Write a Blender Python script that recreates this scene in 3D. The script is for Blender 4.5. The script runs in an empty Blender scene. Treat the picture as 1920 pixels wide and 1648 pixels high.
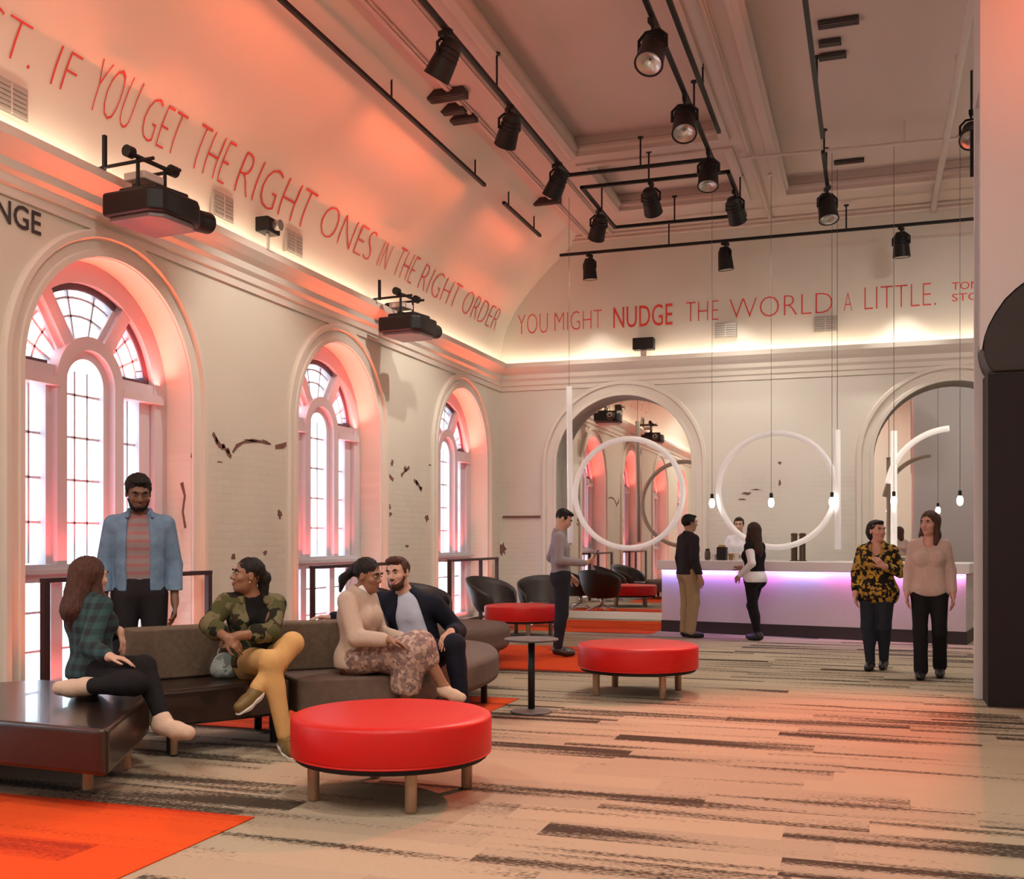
import bpy, bmesh, math, random
import numpy as np
from mathutils import Vector, Matrix
random.seed(7)
PI = math.pi
COL = bpy.context.scene.collection
# ---------------------------------------------------------------- camera numbers
F, CX, HY, CAMH = 2010.0, 960.0, 1012.0, 1.4
SPOT_POWER = 330
YAW = math.radians(18.62); SA, CA = math.sin(YAW), math.cos(YAW)
def W(px, py, Z):
    """point seen at pixel px,py at depth Z in front of the lens (world metres)"""
    u = (px - CX) / F; v = (HY - py) / F
    return Vector((Z * (-SA + u * CA), Z * (CA + u * SA), CAMH + Z * v))
def on_left(px, X):
    u = (px - CX) / F
    return abs(X) * (CA + u * SA) / (SA - u * CA)
def on_back(px, Y):
    u = (px - CX) / F
    return Y * (-SA + u * CA) / (CA + u * SA)
# ---------------------------------------------------------------- objects
def tag(o, label=None, cat=None, group=None, kind=None):
    if label: o['label'] = label
    if cat: o['category'] = cat
    if group: o['group'] = group
    if kind: o['kind'] = kind
    return o
def empty(name, loc=(0, 0, 0), rz=0.0, label=None, cat=None, group=None, kind=None):
    o = bpy.data.objects.new(name, None); COL.objects.link(o)
    o.location = loc; o.rotation_euler = (0, 0, rz); o.empty_display_size = .1
    return tag(o, label, cat, group, kind)
def link(name, mesh, mat, parent=None, smooth=False, bevel=0, seg=2, angle=40):
    o = bpy.data.objects.new(name, mesh); COL.objects.link(o)
    if mat:
        for m in (mat if isinstance(mat, (list, tuple)) else [mat]): mesh.materials.append(m)
    if parent: o.parent = parent
    if smooth:
        for p in mesh.polygons: p.use_smooth = True
    if bevel:
        b = o.modifiers.new('bevel', 'BEVEL'); b.width = bevel; b.segments = seg; b.limit_method = 'ANGLE'
        b.angle_limit = math.radians(angle)
        for p in mesh.polygons: p.use_smooth = True
        b.harden_normals = True
    return o
def copy_tree(o, parent=None):
    c = o.copy(); COL.objects.link(c)
    if parent: c.parent = parent
    for ch in list(o.children): copy_tree(ch, c)
    return c
class MB:
    """collects shapes of ONE part"""
    def __init__(s): s.v = []; s.f = []
    def add(s, vs, fs):
        n = len(s.v); s.v += [tuple(v) for v in vs]; s.f += [tuple(i + n for i in f) for f in fs]
    def box(s, c, size, M=None):
        x, y, z = [a / 2 for a in size]
        vs = [Vector((sx * x, sy * y, sz * z)) for sx in (-1, 1) for sy in (-1, 1) for sz in (-1, 1)]
        if M is not None: vs = [M @ v for v in vs]
        vs = [v + Vector(c) for v in vs]
        s.add(vs, [(0, 1, 3, 2), (4, 6, 7, 5), (0, 4, 5, 1), (2, 3, 7, 6), (0, 2, 6, 4), (1, 5, 7, 3)])
        return s
    def bb(s, x0, x1, y0, y1, z0, z1):
        return s.box(((x0 + x1) / 2, (y0 + y1) / 2, (z0 + z1) / 2), (abs(x1 - x0), abs(y1 - y0), abs(z1 - z0)))
    def tube(s, pts, r, n=10, cap=True, closed=False):
        pts = [Vector(p) for p in pts]; N = len(pts)
        rr = r if isinstance(r, (list, tuple)) else [r] * N
        rings = []; a = None
        for i in range(N):
            if closed: t = (pts[(i + 1) % N] - pts[i - 1]).normalized()
            else: t = (pts[min(i + 1, N - 1)] - pts[max(i - 1, 0)]).normalized()
            a = t.orthogonal() if a is None else a - t * a.dot(t)
            a.normalize(); b = t.cross(a)
            rings.append([pts[i] + rr[i] * (math.cos(2 * PI * k / n) * a + math.sin(2 * PI * k / n) * b) for k in range(n)])
        vs = [v for rg in rings for v in rg]; fs = []
        M_ = N if closed else N - 1
        for i in range(M_):
            j = (i + 1) % N
            for k in range(n):
                k2 = (k + 1) % n
                fs.append((i * n + k, i * n + k2, j * n + k2, j * n + k))
        if cap and not closed:
            fs.append(tuple(range(n - 1, -1, -1))); fs.append(tuple((N - 1) * n + k for k in range(n)))
        s.add(vs, fs); return s
    def lathe(s, prof, n=32, c=(0, 0, 0), M=None):
        vs = []; fs = []
        for (r, z) in prof:
            for k in range(n):
                a = 2 * PI * k / n; v = Vector((r * math.cos(a), r * math.sin(a), z))
                if M is not None: v = M @ v
                vs.append(v + Vector(c))
        for i in range(len(prof) - 1):
            for k in range(n):
                k2 = (k + 1) % n
                fs.append((i * n + k, i * n + k2, (i + 1) * n + k2, (i + 1) * n + k))
        fs.append(tuple(range(n - 1, -1, -1))); fs.append(tuple((len(prof) - 1) * n + k for k in range(n)))
        s.add(vs, fs); return s
    def prism(s, poly, z0, z1):
        n = len(poly)
        vs = [Vector((p[0], p[1], z0)) for p in poly] + [Vector((p[0], p[1], z1)) for p in poly]
        fs = [tuple(range(n - 1, -1, -1)), tuple(range(n, 2 * n))]
        for i in range(n): fs.append((i, (i + 1) % n, n + (i + 1) % n, n + i))
        s.add(vs, fs); return s
    def sweep(s, path, frame, prof, closed=False, cap=True):
        """path: list of points, frame(i)->(a,b) axes, prof: list of (pa,pb)"""
        m = len(prof); N = len(path); vs = []
        for i, p in enumerate(path):
            a, b = frame(i)
            vs += [Vector(p) + pa * a + pb * b for pa, pb in prof]
        fs = []
        for i in range(N if closed else N - 1):
            j = (i + 1) % N
            for k in range(m):
                k2 = (k + 1) % m
                fs.append((i * m + k, i * m + k2, j * m + k2, j * m + k))
        if cap and not closed:
            fs.append(tuple(range(m - 1, -1, -1))); fs.append(tuple((N - 1) * m + k for k in range(m)))
        s.add(vs, fs); return s
    def build(s, name, mat, parent=None, smooth=False, bevel=0, seg=2, fix=True, angle=40):
        me = bpy.data.meshes.new(name); me.from_pydata(s.v, [], s.f); me.update()
        if fix:
            bm = bmesh.new(); bm.from_mesh(me); bmesh.ops.recalc_face_normals(bm, faces=bm.faces); bm.to_mesh(me); bm.free()
        return link(name, me, mat, parent, smooth, bevel, seg, angle)
def rotz(a): return Matrix.Rotation(a, 3, 'Z')
# ---------------------------------------------------------------- materials
def nt(name):
    m = bpy.data.materials.new(name); m.use_nodes = True
    t = m.node_tree; b = t.nodes['Principled BSDF']
    return m, t, b
def N(t, typ, **kw):
    n = t.nodes.new(typ)
    for k, v in kw.items():
        if k.startswith('i_'):
            key = k[2:]; n.inputs[int(key) if key.isdigit() else key].default_value = v
        else: setattr(n, k, v)
    return n
def rgba(c): return (c[0], c[1], c[2], 1)
def mat(name, col, rough=.6, metal=0, var=.08, scale=8, bump=0, bscale=60, spec=None, coat=0, emit=None, es=0):
    m, t, b = nt(name)
    tc = N(t, 'ShaderNodeTexCoord'); no = N(t, 'ShaderNodeTexNoise', i_Scale=scale, i_Detail=4.0)
    t.links.new(tc.outputs['Object'], no.inputs['Vector'])
    rmp = N(t, 'ShaderNodeMix', data_type='RGBA')
    rmp.inputs[6].default_value = rgba([c * (1 - var) for c in col]); rmp.inputs[7].default_value = rgba([min(1, c * (1 + var)) for c in col])
    t.links.new(no.outputs['Fac'], rmp.inputs[0]); t.links.new(rmp.outputs[2], b.inputs['Base Color'])
    b.inputs['Roughness'].default_value = rough; b.inputs['Metallic'].default_value = metal
    if spec is not None: b.inputs['Specular IOR Level'].default_value = spec
    if coat: b.inputs['Coat Weight'].default_value = coat
    if bump:
        n2 = N(t, 'ShaderNodeTexNoise', i_Scale=bscale, i_Detail=3.0); t.links.new(tc.outputs['Object'], n2.inputs['Vector'])
        bp = N(t, 'ShaderNodeBump', i_Strength=bump, i_Distance=.02); t.links.new(n2.outputs['Fac'], bp.inputs['Height'])
        t.links.new(bp.outputs['Normal'], b.inputs['Normal'])
    if emit: b.inputs['Emission Color'].default_value = rgba(emit); b.inputs['Emission Strength'].default_value = es
    return m
def mathn(t, op, a, b=None, clamp=False):
    n = N(t, 'ShaderNodeMath', operation=op); n.use_clamp = clamp
    for i, v in enumerate((a, b)):
        if v is None: continue
        if isinstance(v, (int, float)): n.inputs[i].default_value = v
        else: t.links.new(v, n.inputs[i])
    return n.outputs[0]
def ramp(t, fac, stops, interp='LINEAR'):
    r = N(t, 'ShaderNodeValToRGB'); cr = r.color_ramp; cr.interpolation = interp
    while len(cr.elements) < len(stops): cr.elements.new(.5)
    for e, (p, c) in zip(cr.elements, stops): e.position = p; e.color = rgba(c)
    t.links.new(fac, r.inputs[0]); return r.outputs[0]
def mixc(t, fac, a, b):
    n = N(t, 'ShaderNodeMix', data_type='RGBA')
    for i, v in ((0, fac), (6, a), (7, b)):
        if isinstance(v, (int, float)): n.inputs[i].default_value = v
        elif isinstance(v, (tuple, list)): n.inputs[i].default_value = rgba(v)
        else: t.links.new(v, n.inputs[i])
    return n.outputs[2]
def carpet(name, base, base2, dark, thresh=.56, dens=.5):
    """carpet planks laid across the room with dark yarn streaks that stop at the plank ends"""
    m, t, b = nt(name)
    tc = N(t, 'ShaderNodeTexCoord')
    br = N(t, 'ShaderNodeTexBrick', i_Scale=1.0); br.offset = 0
    br.inputs['Color1'].default_value = (0, 0, 0, 1); br.inputs['Color2'].default_value = (1, 1, 1, 1)
    br.inputs['Mortar Size'].default_value = 0; br.inputs['Brick Width'].default_value = 1.35; br.inputs['Row Height'].default_value = .27
    sx = N(t, 'ShaderNodeSeparateXYZ'); t.links.new(tc.outputs['Object'], sx.inputs[0])
    wn = N(t, 'ShaderNodeTexWhiteNoise', noise_dimensions='1D'); t.links.new(mathn(t, 'FLOOR', mathn(t, 'DIVIDE', sx.outputs['Y'], .27)), wn.inputs['W'])
    cx = N(t, 'ShaderNodeCombineXYZ'); t.links.new(mathn(t, 'ADD', sx.outputs['X'], mathn(t, 'MULTIPLY', wn.outputs['Value'], 7.0)), cx.inputs[0]); t.links.new(sx.outputs['Y'], cx.inputs[1])
    t.links.new(cx.outputs[0], br.inputs['Vector'])
    rnd = N(t, 'ShaderNodeSeparateColor'); t.links.new(br.outputs['Color'], rnd.inputs[0])
    r = rnd.outputs[0]
    mp = N(t, 'ShaderNodeMapping'); mp.inputs['Scale'].default_value = (.40, 5.6, 1)
    cmb = N(t, 'ShaderNodeCombineXYZ'); t.links.new(mathn(t, 'MULTIPLY', r, 23.0), cmb.inputs[2])
    add = N(t, 'ShaderNodeVectorMath', operation='ADD')
    t.links.new(tc.outputs['Object'], mp.inputs[0]); t.links.new(mp.outputs[0], add.inputs[0]); t.links.new(cmb.outputs[0], add.inputs[1])
    n1 = N(t, 'ShaderNodeTexNoise', i_Scale=1.0, i_Detail=1.6, i_Roughness=.5); t.links.new(add.outputs[0], n1.inputs['Vector'])
    mp2 = N(t, 'ShaderNodeMapping'); mp2.inputs['Scale'].default_value = (34, 80, 1); t.links.new(tc.outputs['Object'], mp2.inputs[0])
    n2 = N(t, 'ShaderNodeTexNoise', i_Scale=1.0, i_Detail=3.0); t.links.new(mp2.outputs[0], n2.inputs['Vector'])
    v = mathn(t, 'ADD', n1.outputs['Fac'], mathn(t, 'MULTIPLY', mathn(t, 'SUBTRACT', n2.outputs['Fac'], .5), .42))
    v = mathn(t, 'ADD', v, mathn(t, 'MULTIPLY', mathn(t, 'SUBTRACT', r, .5), .14))
    st = mathn(t, 'MULTIPLY', mathn(t, 'SUBTRACT', v, thresh), 9.0, True)
    c0 = mixc(t, r, base, base2)
    c0 = mixc(t, mathn(t, 'MULTIPLY', n2.outputs['Fac'], .35), c0, [x * .62 for x in base])
    col = mixc(t, mathn(t, 'MULTIPLY', st, dens), c0, dark)
    t.links.new(col, b.inputs['Base Color']); b.inputs['Roughness'].default_value = .95; b.inputs['Specular IOR Level'].default_value = .15
    bp = N(t, 'ShaderNodeBump', i_Strength=.35, i_Distance=.01); t.links.new(n2.outputs['Fac'], bp.inputs['Height']); t.links.new(bp.outputs['Normal'], b.inputs['Normal'])
    return m
def brickwall(name, col, axis='yz'):
    """painted masonry: faint courses low down, smooth plaster higher up"""
    m, t, b = nt(name)
    tc = N(t, 'ShaderNodeTexCoord'); sp = N(t, 'ShaderNodeSeparateXYZ'); t.links.new(tc.outputs['Object'], sp.inputs[0])
    cb = N(t, 'ShaderNodeCombineXYZ'); t.links.new(sp.outputs['Y' if axis == 'yz' else 'X'], cb.inputs[0]); t.links.new(sp.outputs['Z'], cb.inputs[1])
    br = N(t, 'ShaderNodeTexBrick', i_Scale=1.0); t.links.new(cb.outputs[0], br.inputs['Vector'])
    br.inputs['Brick Width'].default_value = .23; br.inputs['Row Height'].default_value = .078; br.inputs['Mortar Size'].default_value = .012
    br.inputs['Color1'].default_value = rgba(col); br.inputs['Color2'].default_value = rgba([c * .94 for c in col]); br.inputs['Mortar'].default_value = rgba([c * .93 for c in col])
    no = N(t, 'ShaderNodeTexNoise', i_Scale=1.3, i_Detail=6.0); t.links.new(tc.outputs['Object'], no.inputs['Vector'])
    low = mathn(t, 'MULTIPLY', mathn(t, 'SUBTRACT', 2.7, sp.outputs['Z']), 3.0, True)
    low = mathn(t, 'MULTIPLY', low, mathn(t, 'MULTIPLY', mathn(t, 'SUBTRACT', no.outputs['Fac'], .35), 4.0, True))
    c = mixc(t, low, tuple(col), br.outputs['Color'])
    c = mixc(t, mathn(t, 'MULTIPLY', mathn(t, 'SUBTRACT', no.outputs['Fac'], .45), .7, True), c, [x * .86 for x in col])
    t.links.new(c, b.inputs['Base Color']); b.inputs['Roughness'].default_value = .8; b.inputs['Specular IOR Level'].default_value = .2
    h = mathn(t, 'MULTIPLY', br.outputs['Fac'], mathn(t, 'MULTIPLY', low, -1.0))
    bp = N(t, 'ShaderNodeBump', i_Strength=.35, i_Distance=.006); t.links.new(h, bp.inputs['Height']); t.links.new(bp.outputs['Normal'], b.inputs['Normal'])
    return m
def emat(name, col, s):
    m, t, b = nt(name); b.inputs['Base Color'].default_value = rgba(col); b.inputs['Roughness'].default_value = .5
    b.inputs['Emission Color'].default_value = rgba(col); b.inputs['Emission Strength'].default_value = s
    return m
M = {}
M['wall_l'] = brickwall('painted_brick_left', (.72, .68, .58), 'yz')
M['wall_b'] = brickwall('painted_brick_back', (.72, .68, .61), 'xz')
M['plaster'] = mat('plaster', (.74, .68, .60), .8, var=.03, scale=2)
M['ceiling'] = mat('ceiling_paint', (.58, .47, .42), .85, var=.03, scale=1.5)
M['white_paint'] = mat('white_joinery_paint', (.58, .56, .60), .45, var=.03)
M['floor'] = carpet('beige_carpet_planks', (.42, .345, .24), (.35, .29, .21), (.036, .026, .018), .545, .95)
M['orange'] = carpet('orange_carpet', (.74, .085, .012), (.62, .055, .009), (.24, .015, .006), .58, .7)
M['black'] = mat('black_metal', (.010, .009, .009), .5, .0, spec=.3)
M['blacksat'] = mat('black_plastic', (.012, .010, .010), .45, spec=.3)
M['reflector'] = mat('lamp_reflector', (.55, .53, .5), .25, .8)
M['red'] = mat('red_vinyl', (.54, .005, .003), .42, spec=.4, var=.04, bump=.03, bscale=40)
M['legwood'] = mat('satin_bronze_leg', (.42, .27, .18), .4, .5)
M['leather'] = mat('dark_brown_leather', (.016, .009, .007), .28, coat=.35, var=.2, bump=.05, bscale=90)
M['sofafab'] = mat('brown_sofa_fabric', (.135, .092, .06), .85, var=.45, scale=28, bump=.3, bscale=160)
M['sofafab2'] = mat('dark_taupe_seat_fabric', (.13, .09, .068), .8, var=.25, scale=24, bump=.25, bscale=160)
M['chair'] = mat('dark_brown_chair_shell', (.02, .012, .009), .5, var=.2)
M['chrome'] = mat('brushed_steel', (.6, .6, .6), .3, .9)
M['tabletop'] = mat('dark_grey_table', (.10, .095, .095), .4)
M['rail'] = mat('dark_bronze_rail', (.05, .026, .026), .4, .4)
M['counter'] = mat('white_solid_surface', (.80, .76, .76), .35, var=.02)
M['counterfront'] = mat('satin_bar_front', (.62, .56, .58), .4, var=.03)
M['sash'] = mat('dark_plum_sash', (.07, .045, .06), .5)
M['kick'] = mat('dark_plinth', (.03, .022, .024), .5)
M['partition'] = mat('white_partition', (.60, .58, .58), .7, var=.02)
M['column'] = mat('dark_column', (.014, .009, .011), .6, var=.05, spec=.25)
M['projpan'] = mat('projector_underside', (.16, .13, .13), .35)
M['signback'] = mat('sign_back_tone', (.62, .52, .44), .6)  # invented rear colour that mutes the letters' reflection in the mirror
M['soffit'] = mat('dark_soffit', (.016, .010, .009), .55)
M['signtube'] = emat('sign_tube', (.94, .90, .87), .18)  # faint glow added to white letters that give no light themselves
M['signglow'] = emat('sign_tube_added_glow', (.97, .91, .84), .40)  # same white tube with a stronger added glow, for the letter r
M['bulb'] = emat('pendant_bulb', (1, .93, .82), 14)
M['cable'] = mat('cable', (.10, .075, .07), .6)
M['letters'] = mat('red_paint_letters', (.74, .065, .05), .6, var=.03)
M['letters_dark'] = mat('dark_letters', (.05, .04, .04), .6)
M['vent'] = mat('grey_vent', (.42, .39, .35), .5)
M['slot'] = mat('dark_slot', (.03, .022, .02), .7)
M['pipe'] = mat('painted_pipe', (.62, .52, .47), .6)
M['chip'] = mat('bare_brick_chip', (.20, .10, .08), .9, var=.35, scale=30)
m, t, b = nt('mirror'); b.inputs['Base Color'].default_value = (.86, .84, .82, 1); b.inputs['Metallic'].default_value = 1; b.inputs['Roughness'].default_value = .015; M['mirror'] = m
m, t, b = nt('window_glass')
tr = N(t, 'ShaderNodeBsdfTransparent'); gl = N(t, 'ShaderNodeBsdfGlossy'); gl.inputs['Roughness'].default_value = .02
mx = N(t, 'ShaderNodeMixShader'); mx.inputs[0].default_value = .06
t.links.new(tr.outputs[0], mx.inputs[1]); t.links.new(gl.outputs[0], mx.inputs[2]); t.links.new(mx.outputs[0], t.nodes['Material Output'].inputs['Surface']); M['glass'] = m
# ================================================================ THE ROOM
XL, XR, YB, YF, HC = -6.36, 3.46, 18.2, -4.0, 6.7
WIN = [7.885, 12.121, 16.357, 3.649, -.587]           # window centres along the left wall
WR, WS = 1.1, 2.77                                     # opening half width, spring height
def arch_pts(c, r, spring, base, n=28):
    """jamb - arch - jamb as (s, z)"""
    p = [(c - r, base), (c - r, (base + spring) / 2), (c - r, spring)]
    p += [(c - r * math.cos(PI * k / n), spring + r * math.sin(PI * k / n)) for k in range(1, n)]
    return p + [(c + r, spring), (c + r, (base + spring) / 2), (c + r, base)]
def wall_with_arches(mb, P, s0, s1, z1, openings, n=28):
    """P(s,z)->point ; openings: (centre, radius, spring, base)"""
    cur = s0
    def quad(a, b, c, d): mb.add([P(*a), P(*b), P(*c), P(*d)], [(0, 1, 2, 3)])
    for (c, r, sp, ba) in sorted(openings):
        quad((cur, 0), (c - r, 0), (c - r, sp), (cur, sp)); quad((cur, sp), (c - r, sp), (c - r, z1), (cur, z1))
        if ba > 0: quad((c - r, 0), (c + r, 0), (c + r, ba), (c - r, ba))
        for k in range(n):
            a0, a1 = PI * k / n, PI * (k + 1) / n
            p0 = (c - r * math.cos(a0), sp + r * math.sin(a0)); p1 = (c - r * math.cos(a1), sp + r * math.sin(a1))
            quad(p0, p1, (p1[0], z1), (p0[0], z1))
        cur = c + r
    quad((cur, 0), (s1, 0), (s1, z1), (cur, z1))
def reveal(mb, P0, P1, o, n=28):
    a = arch_pts(*o, n=n)
    for p, q in zip(a[:-1], a[1:]): mb.add([P0(*p), P0(*q), P1(*q), P1(*p)], [(0, 1, 2, 3)])
# ---- floor
fl = MB().bb(-7.0, 4.1, YF, 19.0, -.2, 0).build('floor', M['floor']); tag(fl, kind='structure')
# ---- left wall with five tall arched openings
mb = MB(); ops = [(c, WR, WS, .06) for c in WIN]
wall_with_arches(mb, lambda s, z: (XL, s, z), YF, YB, 4.9, ops)
wall_with_arches(mb, lambda s, z: (-7.0, s, z), YF, YB, 4.9, ops)
for o in ops: reveal(mb, lambda s, z: (XL, s, z), lambda s, z: (-7.0, s, z), o)
for c in WIN: mb.add([(XL, c - WR, .06), (XL, c + WR, .06), (-7, c + WR, .06), (-7, c - WR, .06)], [(0, 1, 2, 3)])
wl = mb.build('wall_left', M['wall_l'], fix=False); tag(wl, kind='structure')
# ---- cove between left wall and ceiling
COVE = [(4.5, 0.0), (4.8, .03), (5.07, .085), (5.22, .145), (5.36, .215), (5.52, .315), (5.7, .45), (5.85, .58), (6.0, .72), (6.15, .87), (6.3, 1.03), (6.5, 1.24), (6.62, 1.37), (6.7, 1.46)]
def cove_off(z):
    for (z0, a), (z1, b) in zip(COVE[:-1], COVE[1:]):
        if z <= z1: return a + (b - a) * max(0, (z - z0)) / (z1 - z0)
    return COVE[-1][1]
mb = MB(); vs = []; fs = []
for y in (YF, YB + .02): vs += [(XL + .004 + o, y, z) for z, o in COVE]
n = len(COVE)
for k in range(n - 1): fs.append((k, k + 1, n + k + 1, n + k))
mb.add(vs, fs); o = mb.build('ceiling_cove', M['plaster'], smooth=True, fix=False); o.name = 'wall_left_cove'; tag(o, kind='structure')
# ---- back wall with two mirrored arches
ARCH = [(-4.11, 1.19, 2.71, .0), (1.2, 1.19, 2.71, .0)]
mb = MB(); wall_with_arches(mb, lambda s, z: (s, YB, z), -7.0, 4.1, 7.0, ARCH)
for o in ARCH: reveal(mb, lambda s, z: (s, YB, z), lambda s, z: (s, YB + .36, z), o)
wb = mb.build('wall_back', M['wall_b'], fix=False); tag(wb, kind='structure')
mb = MB().bb(-7, 4.1, YB + .42, YB + .5, -.2, 7.0)
tag(mb.build('wall_behind_mirrors', M['plaster']), kind='structure').name = 'wall_back_outer'
for o, lab in zip(ARCH, ('tall arched wall mirror beside the left end of the white bar counter', 'tall arched wall mirror behind the two walking women')):
    root = empty('arched_mirror', (o[0], YB + .34, 0), 0, lab, 'mirror', 'arched mirrors in the back wall')
    a = arch_pts(0, o[1] + .02, o[2], .13)
    mb = MB(); k = len(a); mb.add([(s, 0, z) for s, z in a] + [(s, .03, z) for s, z in a], [tuple(range(k)), tuple(range(2 * k - 1, k - 1, -1))] + [(i, (i + 1) % k, k + (i + 1) % k, k + i) for i in range(k)])
    mb.build('mirror_glass', M['mirror'], root)
    MB().bb(-o[1], o[1], -.03, .03, .0, .13).build('bottom_frame', M['plaster'], root, bevel=.008)
# ---- right wall, wall behind the photographer
mb = MB(); mb.add([(XR, YF, 0), (XR, YB, 0), (XR, YB, 7), (XR, YF, 7)], [(0, 1, 2, 3)]); tag(mb.build('wall_right', M['plaster'], fix=False), kind='structure')
mb = MB(); mb.add([(-7, YF, 0), (4.1, YF, 0), (4.1, YF, 7), (-7, YF, 7)], [(0, 1, 2, 3)]); tag(mb.build('wall_front', M['plaster'], fix=False), kind='structure')
# ---- cornices (lit ledges)
PROF = [(0, 4.06), (.025, 4.06), (.025, 4.13), (.05, 4.15), (.05, 4.22), (.085, 4.26), (.085, 4.33), (.14, 4.38), (.2, 4.45), (.2, 4.525), (.185, 4.525), (.18, 4.5), (0, 4.5)]
def cornice(name, p0, p1, out):
    mb = MB(); out = Vector(out)
    mb.sweep([p0, p1], lambda i: (out, Vector((0, 0, 1))), PROF)
    return tag(mb.build(name, M['plaster'], bevel=0), kind='structure')
cornice('trim_1', (XL, YF, 0), (XL, YB, 0), (1, 0, 0))
cornice('trim_2', (XL, YB, 0), (XR, YB, 0), (0, -1, 0))
mb = MB(); mb.sweep([(XR, YF, 0), (XR, 9.7, 0)], lambda i: (Vector((-1, 0, 0)), Vector((0, 0, 1))), [(0, 4.2), (.1, 4.2), (.26, 4.45), (.26, 4.56), (.245, 4.56), (.24, 4.5), (0, 4.5)])
tag(mb.build('trim_3', M['plaster']), kind='structure')
# ---- arch mouldings
def archivolt(name, P, c, r, spring, base, out, w=.2):
    a = arch_pts(c, r, spring, base, 36); mb = MB(); pts = [Vector(P(s, z)) for s, z in a]
    ctr = [(c, z) if z < spring else (c, spring) for s, z in a]
    ax = []
    for (s, z), (cs, cz) in zip(a, ctr):
        d = (Vector(P(s, z)) - Vector(P(cs, cz))).normalized(); ax.append((d, Vector(out)))
    mb.sweep(pts, lambda i: ax[i], [(0, -.01), (0, .03), (.05, .03), (.06, .012), (w - .07, .012), (w - .05, .05), (w, .05), (w + .02, .03), (w + .02, -.01)])
    o = mb.build(name, M['plaster']); return tag(o, kind='structure')
k = 4
for c in WIN[:4]:
    archivolt('trim_%d' % k, lambda s, z: (XL, s, z), c, WR + .005, WS, .06, (1, 0, 0), .21); k += 1
for o in ARCH:
    archivolt('trim_%d' % k, lambda s, z: (s, YB, z), o[0], o[1] + .005, o[2], 0, (0, -1, 0), .24); k += 1
tag(MB().bb(-7, 4, YB - .02, YB, 0, .14).build('baseboard_back', M['plaster'], bevel=.006), kind='structure') if False else None
tag(MB().bb(-2.92, 0, YB - .025, YB, 0, .14).build('baseboard_back', M['plaster']), kind='structure')
# ---- ceiling with recessed coffers
COF = [(-3.9, -1.9, 3.0, 14.28), (-3.88, -1.9, 14.72, 16.87), (-1.28, 2.9, 3.0, 16.9)]
mb = MB(); XC = XL + 1.44
mb.bb(XC, -3.9, YF, YB, HC, HC + .24); mb.bb(-1.9, -1.28, YF, YB, HC, HC + .24); mb.bb(2.9, XR, YF, YB, HC, HC + .24)
mb.bb(-3.9, -1.9, YF, 3.0, HC, HC + .24); mb.bb(-3.9, -1.9, 14.28, 14.72, HC, HC + .24); mb.bb(-3.9, -1.9, 16.87, YB, HC, HC + .24)
mb.bb(-1.28, 2.9, YF, 3.0, HC, HC + .24); mb.bb(-1.28, 2.9, 16.9, YB, HC, HC + .24)
mb.bb(XC, XR, YF, YB, HC + .24, HC + .4)
ce = mb.build('ceiling', M['ceiling']); tag(ce, kind='structure')
kk = k
for (x0, x1, y0, y1) in COF:
    mb = MB()
    prof = [(-.1, .02), (-.1, -.03), (-.05, -.045), (.025, -.03), (.025, .03), (.06, .06), (.06, .10), (.025, .13), (.025, .17), (-.02, .17), (-.02, .02)]
    pts = [Vector((x0, y0, HC)), Vector((x1, y0, HC)), Vector((x1, y1, HC)), Vector((x0, y1, HC))]
    dg = [Vector((1, 1, 0)), Vector((-1, 1, 0)), Vector((-1, -1, 0)), Vector((1, -1, 0))]
    mb.sweep(pts, lambda i: (dg[i], Vector((0, 0, 1))), prof, closed=True)
    tag(mb.build('trim_%d' % kk, M['ceiling']), kind='structure'); kk += 1
for x, w in ((-4.72, .05), (-4.28, .035), (-1.6, .04)):
    mb = MB().bb(x - w, x + w, YF, YB, HC - .03, HC); mb.bb(x - w * .5, x + w * .5, YF, YB, HC - .05, HC - .03)
    tag(mb.build('trim_%d' % kk, M['ceiling'], bevel=.01), kind='structure'); kk += 1
mb = MB().bb(XC - .1, XR, YB - .1, YB, HC - .09, HC); mb.bb(XC - .1, XR, YB - .17, YB, HC - .04, HC)
tag(mb.build('trim_%d' % kk, M['ceiling'], bevel=.012), kind='structure'); kk += 1
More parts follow.
